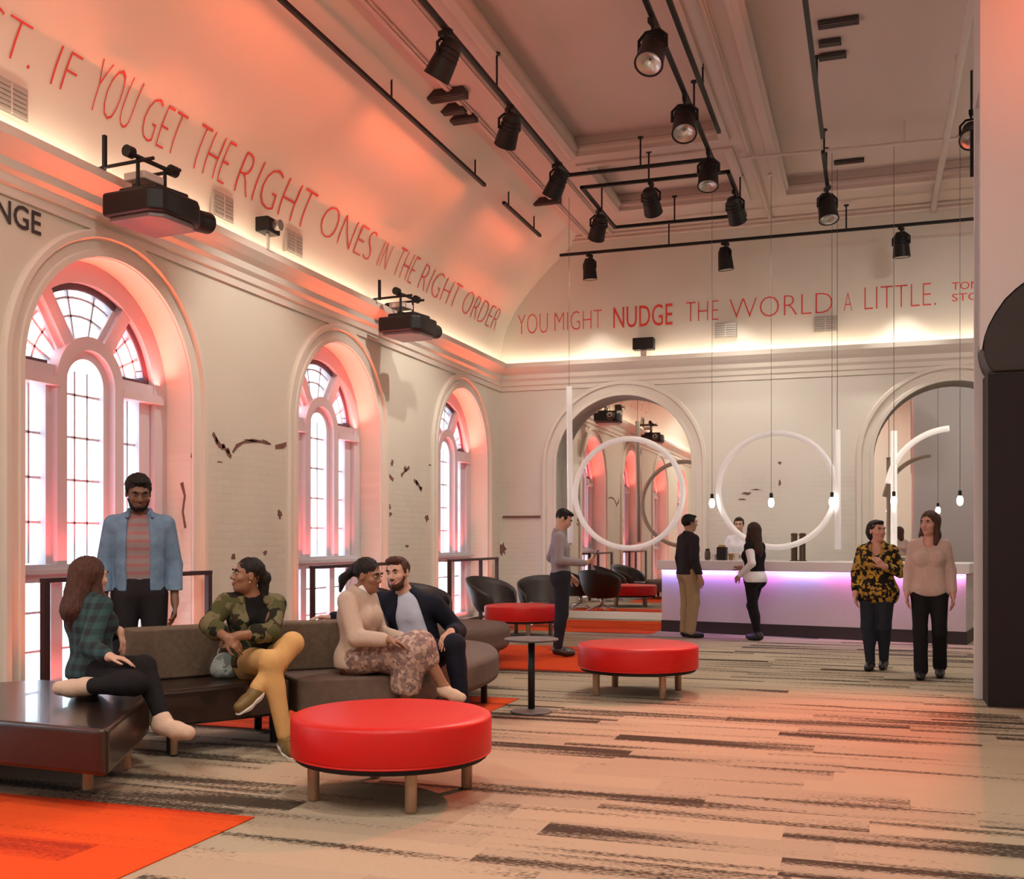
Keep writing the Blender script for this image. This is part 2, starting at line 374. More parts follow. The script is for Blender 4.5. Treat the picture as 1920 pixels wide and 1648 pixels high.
# ---- windows: joinery set deep in the openings
FX = -6.74
def window(idx, c):
    root = empty('window_%d' % idx, (FX, c, 0), 0, kind='structure')
    def P(s, z, x=0): return (x, s, z)
    def band(name, path, hw, x0, x1, closed=False, m='white_paint'):
        mb = MB(); ax = []; n = len(path)
        for i in range(n):
            a = Vector((0,) + path[max(i - 1, 0)]); b = Vector((0,) + path[min(i + 1, n - 1)]); t = (b - a).normalized()
            ax.append(Vector((0, t.z, -t.y)))
        mb.sweep([P(*p) for p in path], lambda i: (ax[i], Vector((1, 0, 0))), [(-hw, x0), (hw, x0), (hw, x1), (-hw, x1)])
        return mb
    # outer frame, stepped
    mb = band('', arch_pts(0, WR - .09, WS, .06, 30), .10, -.10, .10)
    m2 = band('', arch_pts(0, WR - .20, WS, .06, 30), .05, -.10, .03); mb.add(m2.v, m2.f)
    mb.bb(-.097, .097, -WR + .03, WR - .03, .065, .16); mb.build('outer_frame', M['white_paint'], root)
    # centre light: heavy arched architrave
    cs = 2.78
    mb = band('', arch_pts(0, .37, cs, 1.16, 22), .06, -.08, .12); m2 = band('', arch_pts(0, .29, cs, 1.16, 22), .055, -.08, .05); mb.add(m2.v, m2.f)
    mb.build('centre_architrave', M['white_paint'], root)
    # transoms, sill rail, posts below the sill
    mb = MB()
    for s in (-1, 1):
        mb.bb(-.09, .14, s * .42, s * (WR - .1), 2.72, 2.80); mb.bb(-.09, .09, s * .42, s * (WR - .1), 2.80, 2.9)
    mb.build('transom', M['white_paint'], root)
    mb = MB().bb(-.09, .13, -WR + .1, WR - .1, 1.04, 1.19); mb.bb(-.09, .18, -WR + .06, WR - .06, 1.11, 1.15); mb.build('sill_rail', M['white_paint'], root)
    mb = MB()
    for s in (-1, 1):
        mb.bb(-.08, .06, s * .30, s * .44, .1, 1.1); mb.bb(-.08, .05, s * .76, s * .9, .1, 1.1); mb.bb(-.08, .05, s * .74, s * .9, 1.15, 2.75)
        mb.bb(-.08, .06, s * .42, s * .5, 1.15, 2.75)
    mb.build('stile', M['white_paint'], root)
    # radial bars of the fanlight
    mb = MB()
    for an in (55, 125):
        a = math.radians(an); d = Vector((0, math.cos(a), math.sin(a)))
        R3 = Matrix.Rotation(a, 3, 'X'); o_ = Vector((0, 0, cs))
        mb.box(o_ + d * .70, (.17, .62, .13), R3); mb.box(o_ + d * .70 + Vector((-.02, 0, 0)), (.11, .60, .23), R3)
    mb.build('radial_mullion', M['white_paint'], root)
    # dark inner sashes of the fanlight
    mb = MB()
    for r, a0, a1 in ((.875, 62, 118), (.875, 9, 48), (.875, 132, 171)):
        pa = [(r * math.cos(math.radians(a0 + (a1 - a0) * q / 12)), cs + r * math.sin(math.radians(a0 + (a1 - a0) * q / 12))) for q in range(13)]
        mb.sweep([P(*p) for p in pa], lambda i: ((Vector((0, pa[i][0], pa[i][1] - cs))).normalized(), Vector((1, 0, 0))), [(-.028, -.06), (.028, -.06), (.028, .045), (-.028, .045)])
    for s_ in (-1, 1): mb.bb(-.06, .05, s_ * .47, s_ * .86, 2.895, 2.935)
    mb.build('fanlight_sash', M['sash'], root)
    # glazing bars: thin
    mb = MB(); g = .010
    for z in (1.55, 1.93, 2.31, 2.69): mb.bb(-.03, .0, -.24, .24, z - g, z + g)
    for s in (-.08, .08): mb.bb(-.03, 0, s - g, s + g, 1.2, 2.9)
    for sd in (-1, 1):
        for z in (1.55, 1.93, 2.31): mb.bb(-.03, 0, sd * .5, sd * .76, z - g, z + g)
        mb.bb(-.03, 0, sd * .63 - g, sd * .63 + g, 1.2, 2.72)
        for z in (.45, .78): mb.bb(-.03, 0, sd * .44, sd * .78, z - g, z + g)
    for z in (.45, .78): mb.bb(-.03, 0, -.3, .3, z - g, z + g)
    for r in (.62, .78):
        pa = [(r * math.cos(math.radians(q)), cs + r * math.sin(math.radians(q))) for q in range(10, 171, 8)]
        mb.sweep([P(*p) for p in pa], lambda i: ((Vector((0, pa[i][0], pa[i][1] - cs))).normalized(), Vector((1, 0, 0))), [(-g, -.03), (g, -.03), (g, 0), (-g, 0)])
    for an in (25, 40, 78, 102, 140, 155):
        a = math.radians(an); mb.box(Vector((-.015, 0, cs)) + Vector((0, math.cos(a), math.sin(a))) * .68, (.03, .6, .022), Matrix.Rotation(a, 3, 'X'))
    mb.build('glazing_bar', M['white_paint'], root)
    a = arch_pts(0, WR - .05, WS, .1, 28); mb = MB(); mb.add([(-.05, s, z) for s, z in a], [tuple(range(len(a)))])
    mb.build('pane', M['glass'], root, fix=False)
for i, c in enumerate(WIN): window(i + 1, c)
# ---- bare spots where the paint has come off the masonry
def chip(parent, P, s, z, w, h, seed, tilt=0):
    r = random.Random(seed); n = 15; w *= .85; h *= .6; pts = []
    for k in range(n):
        a = 2 * PI * k / n; q = .45 + .65 * r.random(); x, y = w / 2 * q * math.cos(a), h / 2 * q * math.sin(a)
        pts.append((s + x * math.cos(tilt) - y * math.sin(tilt), z + x * math.sin(tilt) + y * math.cos(tilt)))
    mb = MB(); mb.add([P(a, b, 0) for a, b in pts] + [P(a, b, .006) for a, b in pts], [tuple(range(n, 2 * n))] + [(i, (i + 1) % n, n + (i + 1) % n, n + i) for i in range(n)])
    return mb.build('paint_chip', M['chip'], parent)
chips = [(22, 832, 24, 18, 0), (14, 822, 30, 8, 0), (370, 860, 26, 14, -.7), (405, 825, 8, 26, .4), (428, 845, 8, 34, .7), (418, 838, 10, 20, .5), (470, 826, 32, 7, 0), (500, 829, 30, 8, -.2), (412, 866, 14, 5, 0),
         (545, 833, 16, 8, 0), (524, 964, 12, 30, 0), (437, 1044, 10, 24, .1), (497, 1036, 9, 20, 0), (722, 880, 8, 44, .4), (735, 868, 8, 20, .6), (760, 880, 7, 22, -.5), (781, 905, 8, 20, -.4), (788, 915, 9, 12, 0),
         (728, 950, 12, 26, .2), (730, 965, 12, 20, .1), (800, 972, 8, 24, 0), (763, 1024, 9, 10, 0), (715, 1028, 8, 14, 0), (806, 872, 10, 6, 0), (30, 900, 20, 22, .4), (20, 880, 12, 30, 0)]
for i, (px, py, w, h, tl) in enumerate(chips):
    y = on_left(px, XL); u = (px - CX) / F; Z = abs(XL) / (SA - u * CA); z = CAMH + (HY - py) * Z / F
    dy = abs(on_left(px + w / 2, XL) - on_left(px - w / 2, XL))
    chip(wl, lambda a, b, d: (XL + d, a, b), y, z, dy, h * Z / F, i, tl)
def crack(parent, pix, w):
    pts = []
    for px, py in pix:
        u = (px - CX) / F; Z = abs(XL) / (SA - u * CA); pts.append(Vector((XL + .003, on_left(px, XL), CAMH + (HY - py) * Z / F)))
    fr = []
    for i in range(len(pts)):
        t = (pts[min(i + 1, len(pts) - 1)] - pts[max(i - 1, 0)]).normalized(); fr.append((Vector((0, -t.z, t.y)), Vector((1, 0, 0))))
    mb = MB(); k = [.5 + .9 * random.random() for _ in pts]; vs = []; fs = []
    for i, p in enumerate(pts):
        a, b = fr[i]; h = w * k[i] * .5
        vs += [p - a * h - b * .003, p + a * h - b * .003, p + a * h + b * .003, p - a * h + b * .003]
    for i in range(len(pts) - 1):
        for q in range(4): fs.append((i * 4 + q, i * 4 + (q + 1) % 4, i * 4 + 4 + (q + 1) % 4, i * 4 + 4 + q))
    fs += [(3, 2, 1, 0), tuple(range(len(vs) - 4, len(vs)))]
    mb.add(vs, fs); mb.build('plaster_crack', M['chip'], parent)
for pix, w in (([(399, 812), (405, 824), (412, 836), (420, 838), (428, 851), (433, 857)], .05), ([(436, 848), (444, 836), (456, 829), (472, 826), (490, 828), (503, 832)], .045), ([(516, 838), (530, 836), (541, 830), (553, 833)], .05),
               ([(717, 862), (723, 876), (728, 890), (737, 900)], .05), ([(752, 892), (758, 884), (767, 876)], .04), ([(776, 900), (784, 908), (790, 920)], .06), ([(8, 828), (26, 830), (40, 826)], .07), ([(358, 852), (370, 860), (380, 868)], .06), ([(340, 905), (346, 930), (342, 960), (347, 990)], .05)):
    crack(wl, pix, w)
for i, (px, py, w, h) in enumerate([(1400, 925, 30, 10), (1392, 936, 20, 6), (1418, 918, 24, 6), (1462, 868, 8, 10), (1462, 905, 6, 22)]):
    x = on_back(px, YB); Z = YB / (CA + (px - CX) / F * SA)
    chip(wb, lambda a, b, d: (a, YB - d, b), x, CAMH + (HY - py) * Z / F, w * Z / F, h * Z / F, 50 + i)
# old ledge fragment in the far corner
Zc = 18.6
chip(wb, lambda a, b, d: (a, YB - d, b), on_back(942, YB), CAMH + (HY - 1030) * Zc / F, .2, .45, 77)
MB().bb(-6.3, -5.6, YB - .03, YB, 1.79, 1.83).build('old_ledge', M['chip'], wb)
# ---- white partition with the dark curved soffit and column on the right
yp = 9.75
def PX(px, py, Y=yp):
    u = (px - CX) / F; Z = Y / (CA + u * SA); return (Z * (-SA + u * CA), CAMH + (HY - py) * Z / F)
curve = [PX(1841, 655), PX(1845, 632), PX(1853, 610), PX(1866, 586), PX(1884, 560), PX(1904, 541), PX(1925, 525)]
curve += [(1.5, curve[-1][1] + .13), (2.2, curve[-1][1] + .28), (XR, curve[-1][1] + .34)]
nose = [PX(1845, 632), PX(1843, 650), PX(1846, 668), PX(1852, 684), PX(1862, 697)]
x0 = PX(1838, 500)[0]
root = empty('partition', (0, 0, 0), 0, kind='structure'); root.name = 'wall_partition'
def xzprism(poly, y0, y1):
    mb = MB(); n = len(poly); mb.add([(a, y0, b) for a, b in poly] + [(a, y1, b) for a, b in poly], [tuple(range(n)), tuple(range(2 * n - 1, n - 1, -1))] + [(i, (i + 1) % n, n + (i + 1) % n, n + i) for i in range(n)]); return mb
up = [(x0, HC), (x0, curve[0][1])] + curve + [(XR, HC)]
xzprism(up, yp, yp + .12).build('upper_wall', M['partition'], root)
so = nose + [(XR, nose[-1][1])] + [c for c in reversed(curve[1:])]
xzprism(so, yp + .012, yp + .5).build('curved_soffit', M['soffit'], root, bevel=.02)
ztop = PX(1862, 700)[1]; xc = PX(1853.5, 900)[0]
MB().bb(xc, XR, yp + .05, yp + .5, 0, ztop).build('column', M['column'], root, bevel=.004)
MB().bb(xc - .002, XR, yp + .045, yp + .505, ztop, ztop + .02).build('column_cap', M['soffit'], root)
MB().bb(x0, XR, yp + .5, yp + .62, 0, HC).build('rear_panel', M['partition'], root)
MB().bb(x0, XR, yp + .12, yp + .5, 5.2, HC).build('upper_core', M['partition'], root)
# ================================================================ CAMERA, SKY, LIGHTS
cam = bpy.data.cameras.new('camera'); co = bpy.data.objects.new('camera', cam); COL.objects.link(co)
co.location = (0, 0, CAMH); co.rotation_euler = (PI / 2, 0, YAW)
cam.sensor_width = 36; cam.sensor_fit = 'HORIZONTAL'; cam.lens = F / 1920 * 36; cam.shift_y = (HY - 824) / 1920
bpy.context.scene.camera = co
sc = bpy.context.scene
sc.view_settings.view_transform = 'Standard'; sc.view_settings.look = 'None'; sc.view_settings.gamma = 1; sc.view_settings.use_curve_mapping = False
sc.view_settings.exposure = 0.03
sc.cycles.use_denoising = True; sc.cycles.max_bounces = 7; sc.cycles.diffuse_bounces = 4; sc.cycles.glossy_bounces = 4; sc.cycles.transparent_max_bounces = 8
sc.cycles.sample_clamp_indirect = 6; sc.cycles.caustics_reflective = False; sc.cycles.caustics_refractive = False
w = bpy.data.worlds.new('overcast_sky'); sc.world = w; w.use_nodes = True
bg = w.node_tree.nodes['Background']; bg.inputs[0].default_value = (.72, .87, 1, 1); bg.inputs[1].default_value = 5.2
def light(typ, name, loc, energy, col, rot=None, target=None, **kw):
    l = bpy.data.lights.new(name, typ); o = bpy.data.objects.new(name, l); COL.objects.link(o)
    o.location = loc; l.energy = energy; l.color = col
    if target is not None: o.rotation_euler = (Vector(target) - Vector(loc)).to_track_quat('-Z', 'Y').to_euler()
    elif rot: o.rotation_euler = rot
    for k, v in kw.items(): setattr(l, k, v)
    return o
def area(name, loc, sx, sy, energy, col, target=None, rot=None, spread=180):
    return light('AREA', name, loc, energy, col, rot=rot, target=target, shape='RECTANGLE', size=sx, size_y=sy, spread=math.radians(spread))
for c in WIN:
    o = area('window_portal', (-7.02, c, 2.0), 3.9, 2.2, 1, (1, 1, 1), rot=(0, -PI / 2, 0)); o.data.cycles.is_portal = True
WARM = (1, .80, .58); WHITE = (1, .94, .82)
# warm LED line lying on the cornices
area('ledge_light', (XL + .14, 7.1, 4.515), .04, 22, 46, WARM, rot=(0, math.radians(140), 0))
area('ledge_light', (-1.5, YB - .14, 4.515), 9.6, .04, 22, WARM, rot=(math.radians(140), 0, 0))
# orange LED line behind the lip of the right-hand cornice, washing across to ceiling and left cove
area('orange_wash', (XR - .06, 2.9, 4.53), .07, 13.4, 130, (1, .19, .07), rot=(0, math.radians(97), 0), spread=85)
# added orange fill that brightens the cove; the tracks carry no such bars
for y0, y1, e in ((3.0, 7.7, 7), (7.8, 10.6, 5), (10.9, 13.9, 8), (14.75, 16.5, 3)):
    area('cove_fill', (-5.0, (y0 + y1) / 2, 6.26), .05, y1 - y0, e, (1, .17, .06), rot=(0, math.radians(56), 0), spread=95)
# red fixtures in the window openings
for c in WIN:
    for s in (-1, 1):
        area('window_fixture', (XL - .22, c + s * .74, 2.915), .12, .5, 9, (1, .10, .08), rot=(0, PI - .05, 0), spread=130)
    area('window_fixture', (XL - .24, c, 1.22), .12, 1.7, 11, (1, .10, .10), rot=(0, PI, 0), spread=75)
    area('window_fixture', (XL - .22, c, .10), .1, 1.8, 8, (1, .08, .07), rot=(0, PI, 0), spread=130)
    area('floor_uplight', (XL + .115, c, .03), .05, 2.6, 12, (1, .14, .05), rot=(0, PI, 0), spread=26)
area('fill_light', (2.2, 14.0, 6.6), .7, .7, 110, (1, .97, .90), rot=(0, 0, 0))  # added unseen lamp that brightens the partition's rear panel and the bar
# bar: colour-changing LED tape under the counter overhang is added with the counter
# orange flood that falls on the carpet to the right
light('SPOT', 'orange_flood', (1.071, 13.56, 6.042), 3600, (1, .13, .055), target=(-.1, 7.0, 0), spot_size=math.radians(46), spot_blend=.95, shadow_soft_size=.006)
light('POINT', 'orange_glow', (1.9, 9.0, 6.0), 45, (1, .14, .04), shadow_soft_size=.05)
# added fill lamps over the unseen part of the room behind the camera
for x, y in ((-4.6, 1.0), (-1.5, -1.5), (1.6, 1.0), (-1.5, 3.5)):
    area('fill_light', (x, y, 6.6), .7, .7, 130, (1, .97, .88), rot=(0, 0, 0))
# ================================================================ CEILING TRACKS, SPOTLIGHTS, LETTERING, PROJECTORS
ZT = 6.3
def track(path, label, drops, closed=False):
    root = empty('lighting_track', path[0], 0, label, 'lighting track', 'black lighting tracks under the ceiling')
    o = Vector(path[0]); mb = MB(); pts = [Vector(p) - o for p in path]
    segs = list(zip(pts[:-1], pts[1:])) + ([(pts[-1], pts[0])] if closed else [])
    for a, b in segs:
        d = (b - a); L = d.length; an = math.atan2(d.y, d.x)
        mb.box((a + b) / 2, (L + .05, .05, .045), rotz(an))
    mb.build('rail', M['black'], root, bevel=.006)
    for p in drops:
        q = Vector(p) - o
        MB().tube([q, q + Vector((0, 0, HC - ZT - .004))], .012, 8).lathe([(.04, HC - ZT - .02), (.04, HC - ZT - .004)], 12, c=q).build('hanger', M['black'], root)
    return root
track([(-5.09, 7.75, ZT), (-5.09, 13.9, ZT)], 'black track close to the orange cove, the longest of the two there', [(-5.09, 7.95, ZT), (-5.09, 10.9, ZT), (-5.09, 13.55, ZT)])
track([(-5.09, 14.75, ZT), (-5.09, 16.5, ZT)], 'short black track close to the orange cove, nearer the far wall', [(-5.09, 14.95, ZT), (-5.09, 16.2, ZT)])
track([(-3.88, 5.0, ZT), (-3.88, 13.9, ZT), (-1.96, 13.9, ZT), (-1.96, 5.0, ZT)], 'long black U-shaped track framing the large ceiling coffer', [(-3.88, 7.5, ZT), (-3.88, 11, ZT), (-2.9, 13.9, ZT), (-1.96, 12.4, ZT), (-1.96, 8, ZT)])
track([(-3.84, 14.45, ZT), (-1.83, 14.45, ZT), (-1.83, 16.45, ZT), (-3.84, 16.45, ZT)], 'small black rectangular track below the small coffer', [(-2.9, 14.45, ZT), (-1.83, 15.8, ZT), (-2.9, 16.45, ZT), (-3.84, 15.6, ZT)], True)
track([(-.585, 6.0, ZT), (-.585, 13.55, ZT)], 'straight black track below the right-hand coffer, the long piece', [(-.585, 9, ZT), (-.585, 12.2, ZT)])
track([(-.60, 14.1, ZT), (-.60, 15.6, ZT)], 'short black track below the right-hand coffer, ending in a spotlight', [(-.6, 14.4, ZT), (-.6, 15.1, ZT)])
track([(-5.05, 17.62, 6.26), (2.6, 17.62, 6.26)], 'black track running along the far wall above the red writing', [(-3.2, 17.62, 6.26), (-.4, 17.62, 6.26), (1.6, 17.62, 6.26)])
# outer rail of the large coffer
track([(-1.80, 5.0, 6.42), (-1.80, 13.3, 6.42)], 'second thinner black track beside the large coffer, right of the U-shaped one', [(-1.8, 7, 6.42), (-1.8, 12, 6.42)])
def spotlight(loc, target, label, s=1.0, power=300, ang=58, col=None):
    root = empty('spotlight', loc, 0, label, 'spotlight', 'black track spotlights')
    d = (Vector(target) - Vector(loc)); hz = math.atan2(d.y, d.x) - PI / 2
    aim = (Vector(target) - (Vector(loc) + Vector((0, 0, -.24 * s)))).normalized()
    R = aim.to_track_quat('-Z', 'Y').to_matrix(); c = Vector((0, 0, -.24 * s)); Rz = rotz(hz)
    MB().box((0, 0, -.05), (.05, .14, .05), Rz).tube([(0, 0, -.05), (0, 0, -.10 * s)], .016, 10).build('adapter', M['black'], root)
    mb = MB(); side = Rz @ Vector((1, 0, 0)); w = .105 * s
    pts = [c + side * -w, c + side * -w + Vector((0, 0, .09 * s)), Vector((0, 0, -.10 * s)) - side * w * .5, Vector((0, 0, -.10 * s)) + side * w * .5, c + side * w + Vector((0, 0, .09 * s)), c + side * w]
    mb.tube(pts, .013 * s, 6).build('yoke', M['black'], root)
    h = MB().lathe([(.035, .155), (.06, .15), (.078, .11), (.088, .05), (.098, -.04), (.104, -.13), (.108, -.155), (.096, -.155), (.088, -.10)], 24, M=R * s if False else (R @ Matrix.Scale(s, 3)), c=c)
    # ring of cooling slots
    for k in range(3): h.lathe([(.083 + .004 * k, .09 - .04 * k), (.094 + .003 * k, .085 - .04 * k), (.083 + .004 * k, .08 - .04 * k)], 24, M=R @ Matrix.Scale(s, 3), c=c)
    h.build('housing', M['blacksat'], root, smooth=False, bevel=.004)
    MB().lathe([(.0, -.09), (.05, -.10), (.088, -.13), (.094, -.15), (.09, -.15), (.0, -.095)], 20, M=R @ Matrix.Scale(s, 3), c=c).build('lens', M['reflector'], root, smooth=True)
    if power:
        light('SPOT', 'spot_beam', Vector(loc) + c + aim * .17 * s, power, col or WHITE, target=target, spot_size=math.radians(ang), spot_blend=.7, shadow_soft_size=.04)
    return root
Y0 = 9.25
SP = [((-3.88, 9.52, ZT), (-6.36, 10.1, 2.3), 'black spotlight nearest the orange cove, nearest on the U-shaped track', 1.25),
      ((-3.88, 11.42, ZT), (-6.2, 14.0, 2.2), 'black spotlight with a pale rim, second along the left arm of the U-shaped track', 1.2),
      ((-3.88, 13.34, ZT), (-6.3, 14.6, 2.2), 'boxy black spotlight at the far left corner of the U-shaped track', 1.2),
      ((-1.96, 9.95, ZT), (-2.6, 6.2, 0), 'large black spotlight at the top edge of the picture', 1.3),
      ((-1.96, 11.75, ZT), (-1.5, 8.2, 0), 'black spotlight with a bright silver face on the right arm of the U-shaped track', 1.3),
      ((-1.96, 13.55, ZT), (-1.9, 11.5, 0), 'black spotlight at the far right corner of the U-shaped track', 1.25),
      ((-2.87, 14.45, ZT), (-2.6, 18.2, 2.7), 'black spotlight hanging inside the small rectangular track, on its near side', 1.2),
      ((-3.84, 15.4, ZT), (-5.6, 18.2, 2.4), 'black spotlight at the left side of the small rectangular track', 1.2),
      ((-1.83, 15.2, ZT), (-1.2, 18.2, 2.7), 'black spotlight with a white glow at the right side of the small rectangular track', 1.2),
      ((-.60, 15.42, ZT), (.2, 13.6, 0), 'black spotlight at the end of the short straight track', 1.3),
      ((-4.55, 17.62, 6.26), (-4.4, 18.1, 1.0), 'leftmost black spotlight on the far-wall track', 1.15),
      ((-2.28, 17.62, 6.26), (-1.9, 18.1, 1.0), 'middle black spotlight on the far-wall track', 1.2),
      ((.41, 17.62, 6.26), (.6, 18.1, 1.0), 'rightmost black spotlight on the far-wall track, near the partition', 1.25)]
for a, b, l, s in SP: spotlight(a, b, l, s, power=SPOT_POWER * (.45 if 'rightmost' in l else .3 if 'far-wall' in l else .5 if b[1] > 18 else .8 if b[0] < -6 else 1.0), ang=64)
# added fixture for the orange flood; its flap keeps light off the partition
r_ = spotlight((1.10, 13.72, 6.48), (-.1, 7.0, 0), 'added black floodlight with a light-blocking flap, half hidden behind the white partition', 1.2, power=0)
MB().bb(-.042, .25, -.335, -.32, -.90, -.36).build('light_flag', M['black'], r_)
MB().tube([(0, 0, -.03), (0, 0, .455)], .014, 8).build('hanger', M['black'], r_)
# ---- linear slot diffusers in the ceiling
def slot(px, py, L, W_, label, x=None, zc=HC - .06):
    u = (px - CX) / F; Z = (zc - CAMH) * F / (HY - py); p = W(px, py, Z)
    root = MB().bb(-L / 2, L / 2, -W_ / 2, W_ / 2, -.03, .06 if zc < HC else .0).build('ceiling_vent', M['slot'], None, bevel=.004)
    for k in (-.25, 0, .25):
        MB().bb(-L / 2 + .02, L / 2 - .02, W_ * k - .012, W_ * k + .012, -.038, -.03).build('slat', M['rail'], root)
    root.location = (p.x, p.y, zc); tag(root, label, 'ceiling vent', 'dark slot vents in the ceiling'); return root
ZC3 = HC + .228
slot(1572, 40, .42, .17, 'dark slot vent beside the straight track, topmost of the row of three', zc=ZC3)
slot(1556, 78, .24, .15, 'dark slot vent beside the straight track, shortest of the row of three', zc=ZC3)
slot(1561, 103, .30, .15, 'dark slot vent beside the straight track, lowest of the row of three', zc=ZC3)
slot(1592, 301, .42, .12, 'single dark slot vent beside the short straight track', zc=ZC3)
slot(836, 181, .50, .20, 'dark slot vent beside the cove track, largest of its three')
slot(850, 207, .30, .16, 'dark slot vent beside the cove track, middle of its three')
slot(868, 224, .34, .18, 'dark slot vent beside the cove track, last of its three')
slot(1022, 379, .50, .14, 'single dark slot vent beside the short cove track')
# ---- painted pipes
r_ = empty('ceiling_pipe', (.9, 10, 6.62), 0, 'pale pipe running along the ceiling towards the far wall', 'pipe')
MB().tube([(0, -7, 0), (0, 8.19, 0)], .045, 14).build('pipe', M['pipe'], r_, smooth=True)
for y in (-1, 3.2, 7.0): MB().bb(-.012, .012, y - .02, y + .02, .04, .30).build('strap', M['pipe'], r_)
MB().lathe([(.07, 0), (.07, .03)], 16, c=(0, 8.16, 0), M=Matrix.Rotation(PI / 2, 3, 'X')).build('flange', M['pipe'], r_)
p0 = W(1385, 297, 5.2 * F / 715); p1 = W(1811, 258, 5.2 * F / 754)
r_ = empty('sprinkler_pipe', p0, 0, 'thin reddish sprinkler pipe crossing the ceiling from side to side', 'pipe')
d = p1 - p0; d.z = 0
mb = MB().tube([(0, 0, 0), d, d + Vector((0, 0, .1))], .022, 10); mb.build('pipe', M['pipe'], r_)
for t_ in (.0, .38, .74): q = d * t_; MB().tube([q, q + Vector((0, 0, .3))], .012, 8).build('hanger', M['pipe'], r_)
# ---- red quotation on the cove and on the far wall
def words_mesh(text, size, mapf, sx=1.0, off=0.0):
    cu = bpy.data.curves.new('word', 'FONT'); cu.body = text; cu.size = 1.0; cu.resolution_u = 3; cu.offset = off
    o = bpy.data.objects.new('word', cu); COL.objects.link(o)
    dg = bpy.context.evaluated_depsgraph_get(); me = bpy.data.meshes.new_from_object(o.evaluated_get(dg))
    bpy.data.objects.remove(o); bpy.data.curves.remove(cu)
    bm = bmesh.new(); bm.from_mesh(me)
    bmesh.ops.triangulate(bm, faces=bm.faces)
    for _ in range(2):
        es = [e for e in bm.edges if e.calc_length() > .25]
        if es: bmesh.ops.subdivide_edges(bm, edges=es, cuts=1)
    xs = [v.co.x for v in bm.verts]; ys = [v.co.y for v in bm.verts]
    x0, x1, y0, y1 = min(xs), max(xs), min(ys), max(ys)
    for v in bm.verts: v.co = mapf((v.co.x - x0) / (x1 - x0), (v.co.y - 0) / .70)
    bm.to_mesh(me); bm.free(); return me
root = empty('wall_lettering', (XL, 12, 5.07), 0, 'red quotation painted along the orange cove above the windows', 'lettering')
LW = [('CT.', 6.13, 6.83, 5.07, 5.42), ('IF', 6.97, 7.30, 5.05, 5.42), ('YOU', 7.40, 8.02, 5.02, 5.50), ('GET', 8.08, 8.70, 5.02, 5.46), ('THE', 8.82, 9.5, 5.0, 5.48),
      ('RIGHT', 9.6, 11.18, 5.0, 5.48), ('ONES', 11.35, 12.8, 5.04, 5.46), ('IN', 12.95, 13.3, 5.04, 5.44), ('THE', 13.42, 14.15, 5.04, 5.48), ('RIGHT', 14.3, 15.85, 5.04, 5.46), ('ORDER', 16.0, 17.75, 5.04, 5.46)]
for tx, y0, y1, z0, z1 in LW:
    def mp(a, b, y0=y0, y1=y1, z0=z0, z1=z1):
        z = z0 + (z1 - z0 - .05) * b; return Vector((cove_off(z) + .014 , y0 + (y1 - y0 - .09) * a - 12, z - 5.07))
    o = link('word', words_mesh(tx, 1, mp, off=-.027), M['letters'], root)
root = empty('wall_lettering', (0, YB, 5.07), 0, 'red quotation painted high across the far wall', 'lettering')
def bwords(tx, x0, x1, z0, z1, off=-.008):
    def mp(a, b): return Vector((x0 + (x1 - x0) * a, -.004, z0 + (z1 - z0) * b - 5.07))
    link('word', words_mesh(tx, 1, mp, off=off), M['letters'], root)
for tx, a, b, z0, z1 in (('YOU', 968, 1032, 5.06, 5.44), ('MIGHT', 1037, 1134, 5.08, 5.43), ('NUDGE', 1147, 1266, 5.07, 5.44), ('THE', 1283, 1352, 5.09, 5.45), ('WORLD', 1365, 1566, 5.09, 5.45), ('A', 1579, 1603, 5.1, 5.42), ('LITTLE.', 1618, 1760, 5.10, 5.49)):
    bwords(tx, on_back(a + 3, YB), on_back(b - 5, YB), z0, z1, -.024 if tx != 'NUDGE' else 0.0)
bwords('TOM', on_back(1785, YB), on_back(1836, YB), 5.33, 5.45, 0); bwords('STO', on_back(1785, YB), on_back(1836, YB), 5.15, 5.27, 0)
root = empty('wall_lettering', (XL, 6.7, 3.9), 0, 'dark grey capital letters NGE on the white wall at the left edge', 'lettering')
def mp(a, b): return Vector((.012, 6.49 + .48 * a - 6.7, 3.85 + .18 * b - 3.9))
link('word', words_mesh('NGE', 1, mp, off=.012), M['letters_dark'], root)
# ---- boxes standing on the cornice (speakers / vents)
def ledge_box(loc, size, rz, label, m='vent', grille=True):
    root = empty('wall_vent', loc, rz, label, 'wall vent', 'grey grille boxes above the cornice')
    w, d, h = size
    MB().bb(-w / 2, w / 2, -d, 0, 0, h).build('housing', M[m], root, bevel=.01)
    mb = MB()
    for k in range(6): mb.bb(-w / 2 + .02, w / 2 - .02, -d - .008, -d, h * (.1 + .14 * k), h * (.1 + .14 * k) + .025)
    mb.build('grille', M['vent'], root)
    MB().bb(-w * .02, w * .02, -d - .012, -d, .02, h - .02).build('mullion', M['pipe'], root)
for y, lab in ((6.58, 'grey grille box above the cornice at the left edge, below the letter T'), (9.43, 'grey grille box above the cornice, right of the nearest projector'), (10.85, 'grey grille box above the cornice, right of the small black camera')):
    ledge_box((XL + .03, y, 4.66), (.36, .05, .27), -PI / 2 + PI, lab)
for px, lab in ((1361, 'grey grille box on the far wall, below the word WORLD'), (1548, 'grey grille box on the far wall, below the letter A')):
    x = on_back(px, YB); ledge_box((x, YB, 4.78), (.36, .05, .26), 0, lab)
